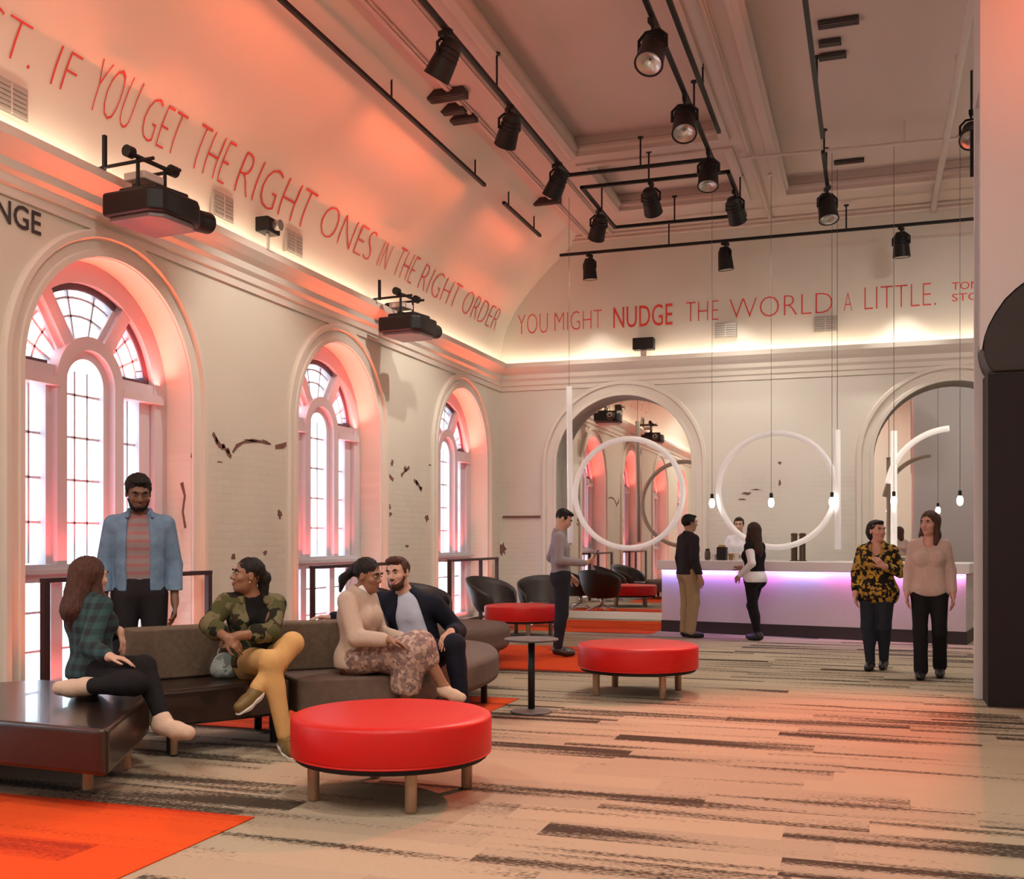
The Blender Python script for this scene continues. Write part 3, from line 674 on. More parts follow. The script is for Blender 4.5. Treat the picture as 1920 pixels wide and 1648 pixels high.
# small camera on the left cornice
y = 10.12
root = empty('wall_camera', (XL + .17, y, 4.5), 0, 'small black camera standing on the left cornice between two grille boxes', 'camera')
MB().bb(-.08, .08, -.13, .13, .2, .36).build('body', M['blacksat'], root, bevel=.015)
MB().lathe([(.05, 0), (.06, .08), (.04, .08)], 16, c=(.08, 0, .28), M=Matrix.Rotation(PI / 2, 3, 'Y')).build('lens', M['reflector'], root)
MB().tube([(0, 0, .005), (0, 0, .2)], .02, 8).bb(-.03, .03, -.08, .08, .003, .02).build('bracket', M['pipe'], root)
x = on_back(1207, YB - .15)
root = empty('wall_camera', (x, YB - .15, 4.5), 0, 'small black box speaker on the far-wall cornice above the left mirror', 'speaker')
MB().bb(-.18, .18, -.08, .1, .14, .34).build('body', M['blacksat'], root, bevel=.012); MB().bb(-.05, .05, -.02, .02, .005, .14).build('bracket', M['pipe'], root)
root.name = 'box_speaker'
# ---- big projectors hung below the cornice on arms
def projector(y, label):
    root = empty('projector', (XL + .58, y, 4.05), -.10, label, 'projector', 'black projectors hung on the left cornice')
    b = MB(); pr = [(-.30, -.36), (.20, -.36), (.30, -.26), (.30, .14), (.22, .26), (-.30, .26)]
    b.prism(pr, .05, .25); b.build('body', M['blacksat'], root, bevel=.03, seg=3)
    MB().prism([(p[0] * .86, p[1] * .86) for p in pr], .01, .055).build('base_pan', M['projpan'], root, bevel=.01)
    MB().prism([(-.22, -.25), (.18, -.25), (.22, .12), (-.22, .15)], .25, .31).build('top_cover', M['blacksat'], root, bevel=.02)
    Rl = Matrix.Rotation(-PI / 2 + .10, 3, 'X'); cl = (.10, .24, .15)
    MB().lathe([(.08, 0), (.08, .10), (.095, .11), (.095, .26), (.085, .27), (.07, .27), (.06, .23)], 24, c=cl, M=Rl).build('lens_barrel', M['blacksat'], root, bevel=.004)
    MB().lathe([(.0, .22), (.05, .24), (.07, .255), (.06, .22), (0, .20)], 20, c=cl, M=Rl).build('lens', M['reflector'], root, smooth=True)
    for sy in (-.2, .12):
        mb = MB(); mb.tube([(-.05, sy, .29), (-.05, sy, .56)], .016, 8); mb.tube([(-.46, sy, .53), (.12, sy, .53)], .016, 8); mb.bb(-.47, -.43, sy - .03, sy + .03, .452, .53); mb.bb(-.08, -.02, sy - .035, sy + .035, .29, .33)
        mb.build('bracket', M['black'], root)
    MB().tube([(-.05, -.3, .565), (-.05, .24, .565)], .02, 8).build('cross_tube', M['black'], root)
    for sy in (-.3, .22): MB().lathe([(.02, -.035), (.05, -.035), (.05, .035), (.02, .035)], 14, c=(-.05, sy, .575), M=Matrix.Rotation(PI / 2, 3, 'X')).build('clamp', M['black'], root)
    MB().bb(-.31, -.28, -.34, -.31, .48, .74).build('clamp_post', M['black'], root)
    MB().bb(-.25, -.02, -.16, .08, .40, .47).build('junction_box', M['pipe'], root, bevel=.012)
projector(7.72, 'large black projector hung on the cornice above the nearest window')
projector(13.0, 'black projector hung on the cornice above the middle window')
# ================================================================ RUGS, OTTOMANS, SOFA, RAILS, CHAIRS, BAR
# ---- orange carpet panels laid into the beige carpet
for (x0, x1, y0, y1, lab) in ((-6.2, -2.95, 1.2, 4.70, 'orange carpet panel in the near left corner of the floor'), (-5.9, -2.95, 6.9, 8.95, 'orange carpet panel under the sofa'),
                              (-5.2, -2.75, 10.95, 13.5, 'orange carpet panel under the standing man with the phone'), (-5.7, -3.12, 15.75, 18.1, 'orange carpet panel in front of the left mirror')):
    o = MB().bb(x0, x1, y0, y1, .0015, .006).build('carpet_panel', M['orange']); tag(o, lab, 'carpet', 'orange carpet panels')
# ---- round red ottomans
def ottoman(x, y, a, label):
    root = empty('round_ottoman', (x, y, 0), a, label, 'ottoman', 'round red ottomans')
    R = .545; pr = [(R - .012, .240), (R, .246), (R + .004, .262), (R + .004, .425), (R - .002, .441), (R - .018, .449), (R - .06, .453), (.25, .456), (.001, .457)]
    MB().lathe(pr, 72).build('cushion', M['red'], root, smooth=True)
    MB().tube([((R - .002) * math.cos(2 * PI * k / 60), (R - .002) * math.sin(2 * PI * k / 60), .246) for k in range(60)], .006, 6, closed=True).build('welt', M['red'], root, smooth=True)
    MB().lathe([(R - .03, .21), (R - .02, .218), (R - .02, .239), (R - .03, .24)], 60).build('base_plate', M['column'], root)
    for k in range(4):
        q = 2 * PI * k / 4
        MB().lathe([(.028, 0), (.031, .004), (.033, .209), (.02, .21)], 18, c=(.43 * math.cos(q), .43 * math.sin(q), .003)).build('leg', M['legwood'], root, smooth=False, bevel=.002)
    return root
ottoman(-2.51, 5.38, math.radians(-52), 'largest round red ottoman on bronze legs in the foreground')
ottoman(-2.04, 9.66, math.radians(-48), 'round red ottoman standing alone in the middle of the beige carpet')
ottoman(-4.85, 14.85, math.radians(-60), 'round red ottoman at the back beside the man looking at his phone')
# ---- serpentine sofa in modules
def rounded(poly, r=.1, n=5):
    out = []; m = len(poly)
    for i in range(m):
        p = Vector(poly[i]); a = Vector(poly[i - 1]); b = Vector(poly[(i + 1) % m])
        d1 = (a - p); d2 = (b - p); rr = min(r, d1.length * .45, d2.length * .45)
        s = p + d1.normalized() * rr; e = p + d2.normalized() * rr
        for k in range(n + 1):
            t = k / n; out.append(tuple((1 - t) ** 2 * s + 2 * t * (1 - t) * p + t * t * e))
    return out
def legs_at(root, pts, z=.2, r=.03, m='legwood'):
    for (x, y) in pts: MB().lathe([(r * .85, .0), (r, .005), (r, z), (r * .5, z + .001)], 14, c=(x, y, .009)).build('leg', M[m], root, bevel=.002)
def rel(poly, o): return [(p[0] - o[0], p[1] - o[1]) for p in poly]
def seat_block(root, poly, z0, z1, m, name='seat', r=.09, bev=.035):
    p = rounded(poly, r); return MB().prism(p, z0, z1).build(name, M[m], root, bevel=bev, seg=4, angle=60)
# leather bench at the left edge
o = (-4.7, 5.1); poly = [(-5.75, 4.62), (-3.66, 4.47), (-4.27, 5.62), (-5.42, 5.98), (-5.8, 5.5)]
root = empty('leather_bench', (*o, 0), 0, 'dark brown leather wedge bench on wooden legs at the left edge', 'bench')
seat_block(root, rel(poly, o), .20, .44, 'leather', bev=.04)
MB().prism(rel([(-5.6, 4.75), (-3.9, 4.62), (-4.4, 5.5), (-5.4, 5.8)], o), .185, .2).build('base_board', M['column'], root)
legs_at(root, rel([(-4.14, 4.90), (-4.30, 5.42), (-5.3, 5.7), (-5.45, 4.9)], o), .185)
# sofa section one: leather seat, fabric back
P_, Q_, Qb, Pb = Vector((-4.31, 5.70)), Vector((-3.79, 6.50)), Vector((-4.34, 6.93)), Vector((-4.90, 6.14))
o = (-4.4, 6.4)
root = empty('sofa_section', (*o, 0), 0, 'sofa section with dark leather seat and brown speckled back, left half of the sofa', 'sofa', 'sofa sections round the seating circle')
poly = [tuple(P_), tuple(Q_), tuple(Qb), tuple(Pb)]
seat_block(root, rel(poly, o), .20, .44, 'leather', r=.04)
nb = Vector((-.82, .572)); 
bp = [tuple(Pb - nb * .20), tuple(Qb - nb * .20), tuple(Qb + nb * .02), tuple(Pb + nb * .02)]
seat_block(root, rel(bp, o), .44, .795, 'sofafab', 'backrest', r=.03, bev=.03)
legs_at(root, rel([tuple(P_ + Vector((-.02, .2))), tuple(Q_ + Vector((-.12, -.03))), tuple(Qb + Vector((.05, -.05))), tuple(Pb + Vector((.06, .03)))], o), .2, .028, 'black')
legs_at(root, rel([tuple(P_ + Vector((.02, .18)))], o), .2, .026)
# sofa section two: fabric
Q2, R2, R2b, Q2b = Vector((-3.75, 6.52)), Vector((-3.15, 6.94)), Vector((-3.62, 7.54)), Vector((-4.29, 6.97))
o = (-3.7, 7.0)
root = empty('sofa_section', (*o, 0), 0, 'sofa section in taupe fabric with a low back, right half of the sofa', 'sofa', 'sofa sections round the seating circle')
seat_block(root, rel([tuple(Q2), tuple(R2), tuple(R2b), tuple(Q2b)], o), .20, .44, 'sofafab2', r=.04)
n2 = Vector((-.62, .784))
seat_block(root, rel([tuple(Q2b - n2 * .2), tuple(R2b - n2 * .2), tuple(R2b + n2 * .02), tuple(Q2b + n2 * .02)], o), .44, .795, 'sofafab', 'backrest', r=.03, bev=.03)
legs_at(root, rel([tuple(Q2 + Vector((.05, .12))), tuple(R2 + Vector((-.08, .02))), tuple(R2b + Vector((.0, -.1))), tuple(Q2b + Vector((.1, -.05)))], o), .2, .028, 'black')
# rounded end of the sofa and the pouf behind
o = (-3.4, 8.4)
root = empty('sofa_end', (*o, 0), 0, 'rounded backless sofa end in taupe fabric beside the small round table', 'sofa')
poly = [(-3.15, 6.94), (-3.02, 7.5), (-2.98, 8.1), (-3.06, 8.8), (-3.4, 9.5), (-3.9, 9.8), (-4.2, 9.35), (-3.9, 8.5), (-3.74, 8.0), (-3.6, 7.53)]
seat_block(root, rel(poly, o), .19, .44, 'sofafab2', r=.3, bev=.07)
legs_at(root, rel([(-3.35, 7.3), (-3.15, 8.6), (-3.85, 9.4), (-3.75, 8.2)], o), .19, .028, 'black')
o = (-4.35, 11.35)
root = empty('fabric_pouf', (*o, 0), 0, 'large rounded brown pouf behind the sofa end, in front of the back red ottoman', 'pouf')
poly = [(-4.0, 10.55), (-3.82, 11.2), (-4.05, 12.0), (-4.6, 12.3), (-5.2, 11.9), (-5.3, 11.0), (-4.6, 10.4)]
seat_block(root, rel(poly, o), .17, .44, 'sofafab2', r=.4, bev=.08)
legs_at(root, rel([(-4.15, 11.0), (-4.2, 11.9), (-4.95, 11.8), (-5.0, 11.0)], o), .18, .028, 'black')
# ---- small round pedestal table
root = empty('pedestal_table', (-2.63, 8.3, 0), 0, 'small round dark grey pedestal table between two red ottomans', 'side table')
MB().lathe([(.15, .575), (.215, .583), (.222, .592), (.218, .6), (.1, .601)], 40).build('table_top', M['tabletop'], root, bevel=.003)
MB().tube([(0, 0, .02), (0, 0, .578)], .028, 16).build('column', M['black'], root, smooth=True)
MB().lathe([(.165, .001), (.17, .006), (.165, .014), (.05, .022), (.03, .03)], 36).build('base', M['tabletop'], root, bevel=.002)
# ---- metal guard rails across the lower windows
def guard_rail(c, label):
    root = empty('guard_rail', (XL + .2, c, 0), 0, label, 'railing', 'dark metal guard rails in front of the windows')
    y0, y1 = -1.08, 1.1
    MB().bb(-.03, .03, y0 - .03, y1 + .03, 1.06, 1.10).build('top_rail', M['rail'], root, bevel=.006)
    MB().bb(-.02, .02, y0, y1, .10, .14).build('bottom_rail', M['rail'], root, bevel=.004)
    for y in (y0, -.05 + .35, y1): MB().bb(-.025, .025, y - .03, y + .03, .003, 1.06).build('post', M['rail'], root, bevel=.004)
    mb = MB()
    MB().bb(-.19, .0, y1 - .025, y1 + .025, 1.06, 1.095).build('return_rail', M['rail'], root)
    return root
for c, l in zip(WIN[:4], ('dark metal guard rail at the nearest window, behind the woman in dark green', 'dark metal guard rail at the middle window, behind the seated couple', 'dark metal guard rail at the farthest window beside the lounge chairs', 'dark metal guard rail at the window behind the camera')):
    if c > 4: guard_rail(c, l)
# ---- tub chairs by the left mirror
def tub_chair(x, y, a, label):
    root = empty('lounge_chair', (x, y, 0), a, label, 'chair', 'dark brown lounge chairs')
    mb = MB(); n = 22; outer = []; inner = []
    rows = [(.26, .28, .0), (.38, .35, .02), (.56, .39, .05), (.72, .41, .08), (.82, .42, .1)]
    def pt(r, z, k, off, back):
        t = -PI * .78 + 2 * PI * .78 * k / n       # opening to the front (+y)
        w = math.cos(t * .62) ** .6 if abs(t) < 2.5 else .2
        h = .42 + (z - .30) * (.35 + .65 * max(0, math.cos(t / 1.7)))
        return (r * math.sin(t) * 1.02, -r * math.cos(t) * .92 - back, h - .12)
    grid = [[pt(r, z, k, 0, bk) for k in range(n + 1)] for z, r, bk in rows]
    gin = [[pt(r - .035, z, k, 0, bk) for k in range(n + 1)] for z, r, bk in rows]
    vs = [p for g in grid for p in g] + [p for g in gin for p in g]; m_ = n + 1; R = len(rows); fs = []
    for i in range(R - 1):
        for k in range(n):
            fs.append((i * m_ + k, i * m_ + k + 1, (i + 1) * m_ + k + 1, (i + 1) * m_ + k))
            q = R * m_; fs.append((q + i * m_ + k, q + (i + 1) * m_ + k, q + (i + 1) * m_ + k + 1, q + i * m_ + k + 1))
    q = R * m_
    for k in range(n): fs.append(((R - 1) * m_ + k, (R - 1) * m_ + k + 1, q + (R - 1) * m_ + k + 1, q + (R - 1) * m_ + k)); fs.append((k + 1, k, q + k, q + k + 1))
    for i in range(R - 1):
        for k in (0, n): fs.append((i * m_ + k, (i + 1) * m_ + k, q + (i + 1) * m_ + k, q + i * m_ + k))
    mb.add(vs, fs); mb.build('shell', M['chair'], root, smooth=True)
    MB().lathe([(.22, .27), (.30, .30), (.315, .38), (.30, .41), (.1, .42)], 28, c=(0, .03, 0)).build('seat', M['leather'], root, smooth=True)
    MB().tube([(0, 0, .1), (0, 0, .28)], .03, 12).build('stem', M['chrome'], root, smooth=True)
    for k in range(4):
        q_ = PI / 4 + k * PI / 2; MB().tube([(0, 0, .12), (.3 * math.cos(q_), .3 * math.sin(q_), .022)], [.02, .012], 8).build('leg', M['chrome'], root, smooth=True)
    return root
tub_chair(-5.65, 15.95, math.radians(-115), 'dark brown lounge chair behind the back red ottoman, the left one')
tub_chair(-5.05, 16.55, math.radians(-165), 'dark brown lounge chair behind the back red ottoman, the right one')
tub_chair(-5.42, 12.15, math.radians(-70), 'dark brown lounge chair behind the man in the navy jacket, nearer of the two')
tub_chair(-5.62, 13.1, math.radians(-120), 'dark brown lounge chair behind the man in the navy jacket, farther of the two')
# ---- bar counter
A = Vector((-3.10, 16.20, 0)); B = Vector((1.19, 15.37, 0)); dv = (B - A).normalized(); an = math.atan2(dv.y, dv.x); L = (B - A).length
root = empty('bar_counter', A, an, 'long white bar counter with purple glowing front and dark plinth', 'bar counter')
D_ = .85
MB().bb(.02, L - .02, .06, D_, .002, .175).build('plinth', M['kick'], root)
MB().bb(.03, L - .03, .05, D_ - .02, .175, .93).build('front_panel', M['counterfront'], root, bevel=.004)
MB().bb(-.02, L + .02, -.03, D_, .945, 1.09).build('worktop', M['counter'], root, bevel=.012)
MB().bb(.03, L - .03, .035, .05, .925, .944).build('led_channel', emat('led_tape', (.75, .45, 1.0), .9), root)
R3 = Matrix.Rotation(an, 4, 'Z')
def wpt(x, y, z): return A + (R3 @ Vector((x, y, z)))
cols = [(.35, .30, 1), (.55, .25, 1), (.75, .2, .95), (.45, .35, 1), (.9, .2, .75), (.8, .22, .9), (.9, .25, .75)]
for k, c in enumerate(cols):
    o_ = area('led_tape_light', wpt(L * (k + .5) / len(cols), -.005, .938), L / len(cols), .03, 2.6, c, rot=(0, 0, an)); o_.rotation_euler = (math.radians(18), 0, an)
# ---- things on the counter
def on_bar(name, cat, label, x, y, parts, group=None):
    p = wpt(x, y, 1.0905); r = empty(name, p, an, label, cat, group)
    for nm, mb, m_ in parts: mb.build(nm, m_, r, smooth=False, bevel=.002)
gm = mat('brown_bottle', (.085, .05, .025), .25); gm2 = mat('amber_liquid', (.3, .16, .05), .2); clr = mat('clear_tumbler', (.62, .58, .54), .1); gold = mat('brass', (.6, .42, .16), .3, .8)
for i, (px, lab) in enumerate(((1482, 'tall brown cylinder standing on the bar counter, the left of two'), (1497.5, 'tall brown cylinder standing on the bar counter, the right of two'))):
    x = (on_back(px, 16.35) - A.x) / dv.x
    on_bar('tap_column', 'beer tap', lab, x, .35, [('column', MB().lathe([(.045, 0), (.045, .37), (.03, .39)], 18), gm), ('cap', MB().lathe([(.05, .37), (.05, .40), (.02, .41)], 18), gm), ('foot', MB().lathe([(.06, 0), (.06, .012)], 18), gm)], 'two brown cylinders on the bar')
for px, h, lab, m_ in ((1316, .17, 'small dark jar on the counter beside the man in the dark jacket', gm), (1344, .20, 'dark box of napkins on the counter in front of the bartender', M['blacksat']), (1361, .10, 'small amber tumbler in front of the bartender', gm2), (1329, .09, 'clear tumbler on the counter, left of the napkin box', clr), (1371, .09, 'clear tumbler on the counter, beside the bartender', clr), (1603, .15, 'small dark pot on the counter beside the woman in the yellow blouse', gm)):
    x = (on_back(px, 16.4) - A.x) / dv.x
    if lab.startswith('dark box'): pr = [('box', MB().bb(-.07, .07, -.05, .05, 0, h), m_), ('napkin', MB().bb(-.05, .05, -.03, .03, h, h + .03), gold)]; nm = 'napkin_box'; ct = 'box'
    elif h <= .1: pr = [('glass', MB().lathe([(.03, 0), (.038, h), (.034, h), (.026, .01)], 16), m_)]; nm = 'tumbler'; ct = 'glass'
    else: pr = [('body', MB().lathe([(.03, 0), (.045, .02), (.045, h * .7), (.03, h * .85)], 16), m_), ('lid', MB().lathe([(.032, h * .85), (.034, h), (.01, h + .005)], 16), M['blacksat'])]; nm = 'jar'; ct = 'jar'
    on_bar(nm, ct, lab, x, .4, pr)
# ---- hanging tubular letters  b a r
YS = 16.0
root = empty('bar_sign', (on_back(1420, YS), YS, 2.12), 0, 'large white tubular letters spelling bar, hung above the counter', 'sign')
ox = root.location.x; oz = 2.12
def SP_(px, py):
    u = (px - CX) / F; Z = YS / (CA + u * SA); return Vector((Z * (-SA + u * CA) - ox, 0, CAMH + (HY - py) * Z / F - oz))
def ring(cx, cz, R, a0=0, a1=360, n=64):
    full = abs(a1 - a0) >= 360
    pts = [(cx + R * math.cos(math.radians(a0 + (a1 - a0) * k / n)), 0, cz + R * math.sin(math.radians(a0 + (a1 - a0) * k / n))) for k in range(n if full else n + 1)]
    return MB().tube(pts, .042, 12, closed=full)
def letter(name, m_, ringdef, stem):
    L_ = empty(name, (0, 0, 0)); L_.parent = root
    a, b = stem
    for o_ in (ringdef.build('bowl' if name != 'letter_r' else 'arm', [m_, M['signback']], L_, smooth=True), MB().tube([a, (a + b) / 2, b], .045, 12).build('stem', [m_, M['signback']], L_, smooth=True)):
        for p in o_.data.polygons:
            if p.center.y > .012: p.material_index = 1          # rear half toned beige so its mirror reflection stays faint
    MB().tube([Vector((b.x, 0, b.z)), Vector((b.x, 0, 6.69 - oz))], .004, 6).build('cable', M['cable'], L_)
cb, ca_ = SP_(1178, 925), SP_(1455, 919)
letter('letter_b', M['signtube'], ring(cb.x, cb.z, .83), (SP_(1070, 1018), SP_(1067, 725)))
letter('letter_a', M['signtube'], ring(ca_.x, ca_.z, .83), (SP_(1571, 1030), SP_(1570, 806)))
sb, st = SP_(1676, 1046), SP_(1676, 808); e = SP_(1780, 803); Rr = e.x - st.x + .1
letter('letter_r', M['signglow'], ring(e.x + .06, e.z - .87, .87, 172, 94, 24), (sb, st))
# ---- pendant bulbs on long cables
for i, px in enumerate((1335, 1446, 1560, 1676, 1800)):
    Y = 15.9; x = on_back(px, Y)
    root = empty('pendant_lamp', (x, Y, 1.87), 0, '%s glowing pendant bulb in the row above the bar counter' % ('leftmost', 'second', 'middle', 'fourth', 'rightmost')[i], 'pendant lamp', 'row of pendant bulbs over the bar')
    MB().lathe([(.012, .0), (.03, .012), (.042, .05), (.042, .09), (.028, .125), (.02, .135)], 18).build('bulb', M['bulb'], root, smooth=True)
    MB().lathe([(.022, .133), (.024, .14), (.024, .2), (.008, .21)], 14).build('socket', M['black'], root)
    top = HC + .238 - 1.87 if x > -1.28 else HC - 1.872
    MB().tube([(0, 0, .2), (0, 0, top)], .0035, 6).build('cable', M['cable'], root)
    MB().lathe([(.05, top - .03), (.05, top)], 16).build('canopy', M['pipe'], root)
# ================================================================ PEOPLE: smooth-union solids turned into one continuous skin
V3 = lambda *a: np.array(a, float)
def lerp(a, b, t): return np.asarray(a, float) * (1 - t) + np.asarray(b, float) * t
def nrm(v): v = np.asarray(v, float); return v / max(1e-9, np.linalg.norm(v))
def cap(a, b, r1, r2=None, k=.02): return ('c', np.asarray(a, float), np.asarray(b, float), r1, r1 if r2 is None else r2, k)
def ell(c, r, R=None, k=.02): return ('e', np.asarray(c, float), np.asarray(r, float), np.eye(3) if R is None else R, k)
def sub_e(c, r, R=None, k=.008): return ('-e', np.asarray(c, float), np.asarray(r, float), np.eye(3) if R is None else R, k)
def sub_c(a, b, r1, r2=None, k=.008): return ('-c', np.asarray(a, float), np.asarray(b, float), r1, r1 if r2 is None else r2, k)
def cut(p, n): return ('p', np.asarray(p, float), nrm(n))
def sdf_mesh(ops, h):
    lo, hi = [], []
    for o in ops:
        if o[0] == 'c':
            r = max(o[3], o[4]); lo += [o[1] - r, o[2] - r]; hi += [o[1] + r, o[2] + r]
        elif o[0] == 'e':
            r = np.abs(o[3]) @ o[2]; lo.append(o[1] - r); hi.append(o[1] + r)
    lo = np.min(lo, 0) - 3 * h - .01; hi = np.max(hi, 0) + 3 * h + .01
    n = np.ceil((hi - lo) / h).astype(int) + 1
    D = np.full(n, .5, np.float32); ax = [(lo[i] + h * np.arange(n[i])).astype(np.float32) for i in range(3)]
    for o in ops:
        t = o[0].lstrip('-'); neg = o[0][0] == '-'
        if t == 'p':
            q, nn = o[1], o[2]
            d = ((ax[0] - q[0]) * nn[0])[:, None, None] + ((ax[1] - q[1]) * nn[1])[None, :, None] + ((ax[2] - q[2]) * nn[2])[None, None, :]
            np.maximum(D, d, out=D); continue
        k = o[-1]; mg = max(k, 2.5 * h) + .004 + (.02 if neg else 0)
        if t == 'c': r = max(o[3], o[4]); a_ = np.minimum(o[1], o[2]) - r - mg; b_ = np.maximum(o[1], o[2]) + r + mg
        else: r = np.abs(o[3]) @ o[2]; a_ = o[1] - r - mg; b_ = o[1] + r + mg
        i0 = np.clip(np.floor((a_ - lo) / h).astype(int), 0, n - 1); i1 = np.clip(np.ceil((b_ - lo) / h).astype(int) + 1, 1, n)
        if np.any(i1 <= i0): continue
        X = ax[0][i0[0]:i1[0], None, None]; Y = ax[1][None, i0[1]:i1[1], None]; Z = ax[2][None, None, i0[2]:i1[2]]
        if t == 'c':
            a, b = o[1], o[2]; ba = b - a; L2 = float(ba @ ba) + 1e-12
            tt = np.clip(((X - a[0]) * ba[0] + (Y - a[1]) * ba[1] + (Z - a[2]) * ba[2]) / L2, 0, 1)
            d = np.sqrt((X - a[0] - tt * ba[0]) ** 2 + (Y - a[1] - tt * ba[1]) ** 2 + (Z - a[2] - tt * ba[2]) ** 2) - (o[3] + (o[4] - o[3]) * tt)
        else:
            c, rr, R = o[1], o[2], o[3]; q = []
            for j in range(3): q.append((X - c[0]) * R[0, j] + (Y - c[1]) * R[1, j] + (Z - c[2]) * R[2, j])
            k0 = np.sqrt((q[0] / rr[0]) ** 2 + (q[1] / rr[1]) ** 2 + (q[2] / rr[2]) ** 2)
            k1 = np.sqrt((q[0] / rr[0] ** 2) ** 2 + (q[1] / rr[1] ** 2) ** 2 + (q[2] / rr[2] ** 2) ** 2) + 1e-9
            d = k0 * (k0 - 1) / k1
        S = D[i0[0]:i1[0], i0[1]:i1[1], i0[2]:i1[2]]
        if neg:
            d = -d; hh = np.clip(.5 - .5 * (S - d) / k, 0, 1); S[...] = S + (d - S) * hh + k * hh * (1 - hh)
        else:
            hh = np.clip(.5 + .5 * (S - d) / k, 0, 1); S[...] = S + (d - S) * hh - k * hh * (1 - hh)
    # naive surface nets
    ins = D < 0
    idx = np.full(np.array(n) - 1, -1, np.int64)
    c8 = [ins[i:n[0] - 1 + i, j:n[1] - 1 + j, k:n[2] - 1 + k] for i in (0, 1) for j in (0, 1) for k in (0, 1)]
    s = sum(c.astype(np.int8) for c in c8); act = (s > 0) & (s < 8)
    cells = np.argwhere(act); idx[act] = np.arange(len(cells))
    acc = np.zeros((len(cells), 3)); cnt = np.zeros(len(cells))
    cor = [(i, j, k) for i in (0, 1) for j in (0, 1) for k in (0, 1)]
    for a in range(8):
        for b in range(a + 1, 8):
            if sum(abs(cor[a][q] - cor[b][q]) for q in range(3)) != 1: continue
            pa = cells + cor[a]; pb = cells + cor[b]
            da = D[pa[:, 0], pa[:, 1], pa[:, 2]]; db = D[pb[:, 0], pb[:, 1], pb[:, 2]]
            m = (da < 0) != (db < 0); t = np.where(m, da / np.where(m, da - db, 1), 0)[:, None]
            acc += np.where(m[:, None], pa + (pb - pa) * t, 0); cnt += m
    verts = lo + h * acc / cnt[:, None]
    quads = []
    for axi in range(3):
        sl0 = [slice(None)] * 3; sl1 = [slice(None)] * 3; sl0[axi] = slice(0, -1); sl1[axi] = slice(1, None)
        ch = ins[tuple(sl0)] != ins[tuple(sl1)]; e = np.argwhere(ch)
        u, v = [q for q in range(3) if q != axi]
        ok = (e[:, u] > 0) & (e[:, v] > 0) & (e[:, u] < n[u] - 1) & (e[:, v] < n[v] - 1); e = e[ok]
        f = []
        for du, dv in ((1, 1), (0, 1), (0, 0), (1, 0)):
            q = e.copy(); q[:, u] -= du; q[:, v] -= dv; f.append(idx[q[:, 0], q[:, 1], q[:, 2]])
        f = np.stack(f, 1); first = ins[e[:, 0], e[:, 1], e[:, 2]]
        flip = first if axi != 1 else ~first
        f[~flip] = f[~flip][:, ::-1]; quads.append(f)
    return verts, np.concatenate(quads)
def solid(name, ops, h, m, parent, iters=2, rough=0):
    v, f = sdf_mesh(ops, h)
    # relax a little so that the lattice does not show
    e = np.concatenate([f[:, [0, 1]], f[:, [1, 2]], f[:, [2, 3]], f[:, [3, 0]]])
    for _ in range(iters):
        s = np.zeros_like(v); c = np.zeros(len(v))
        np.add.at(s, e[:, 0], v[e[:, 1]]); np.add.at(s, e[:, 1], v[e[:, 0]]); np.add.at(c, e[:, 0], 1); np.add.at(c, e[:, 1], 1)
        v = v * .45 + .55 * s / np.maximum(c, 1)[:, None]
    me = bpy.data.meshes.new(name); me.vertices.add(len(v)); me.vertices.foreach_set('co', v.astype(np.float32).ravel())
    me.loops.add(len(f) * 4); me.loops.foreach_set('vertex_index', f.astype(np.int32).ravel())
    me.polygons.add(len(f)); me.polygons.foreach_set('loop_start', np.arange(0, len(f) * 4, 4, dtype=np.int32))
    me.polygons.foreach_set('use_smooth', np.ones(len(f), bool)); me.update(calc_edges=True); me.validate()
    if rough:
        from mathutils import noise
        nv = np.empty(len(v) * 3, np.float32); me.vertices.foreach_get('normal', nv); nv = nv.reshape(-1, 3)
        d = np.array([noise.noise((c[0] * 70, c[1] * 70, c[2] * 16)) + .5 * noise.noise((c[0] * 130, c[1] * 130, c[2] * 130)) for c in v.tolist()])
        me.vertices.foreach_set('co', (v + nv * (rough * d)[:, None]).astype(np.float32).ravel())
        me.update()
    return link(name, me, m, parent)
def frame(fwd, up=(0, 0, 1), roll=0):
    f = nrm(fwd); x = nrm(np.cross(f, up)); z = np.cross(x, f)
    if roll: c, s = math.cos(roll), math.sin(roll); x, z = x * c + z * s, z * c - x * s
    return np.stack([x, f, z], 1)          # columns: right, forward, up
# ---- hand
def hand_ops(wr, d, n, thumb, s=1.0, curl=.35, spread=.12):
    """wr wrist, d finger direction, n palm normal, thumb +1/-1: side (d x n)"""
    d = nrm(d); n = nrm(np.asarray(n) - d * np.dot(n, d)); t = np.cross(d, n) * thumb; o = []
    ofs = (.030, .011, -.009, -.027); ln = (.92, 1.0, .94, .76)
    for i in range(4):
        b = wr + s * (.012 * d + ofs[i] * .6 * t); kn = wr + s * ((.092 - .006 * abs(i - 1)) * d + ofs[i] * t)
        o.append(cap(b, kn, .0145 * s, .0115 * s, .012 * s))
        dd = nrm(d + spread * (ofs[i] / .03) * t * .5); p = kn; r = .0092 * s
        for j, L in enumerate((.044, .027, .021)):
            a = curl * (.55 + .55 * (j + 1)) * (1 + .10 * i)
            e = nrm(dd * math.cos(a) + n * math.sin(a)); q = p + e * L * ln[i] * s
            o.append(cap(p, q, r, r * .9, .004)); p = q; r *= .92
    b = wr + s * (.025 * d + .022 * t); m1 = b + s * nrm(d * .7 + t * .75 + n * .25) * .045; m2 = m1 + s * nrm(d * .9 + t * .35 + n * .3) * .034; m3 = m2 + s * nrm(d + t * .05 + n * .3) * .026
    o += [cap(b, m1, .016 * s, .0115 * s, .010 * s), cap(m1, m2, .011 * s, .0095 * s, .004), cap(m2, m3, .0095 * s, .008 * s, .004)]
    return o
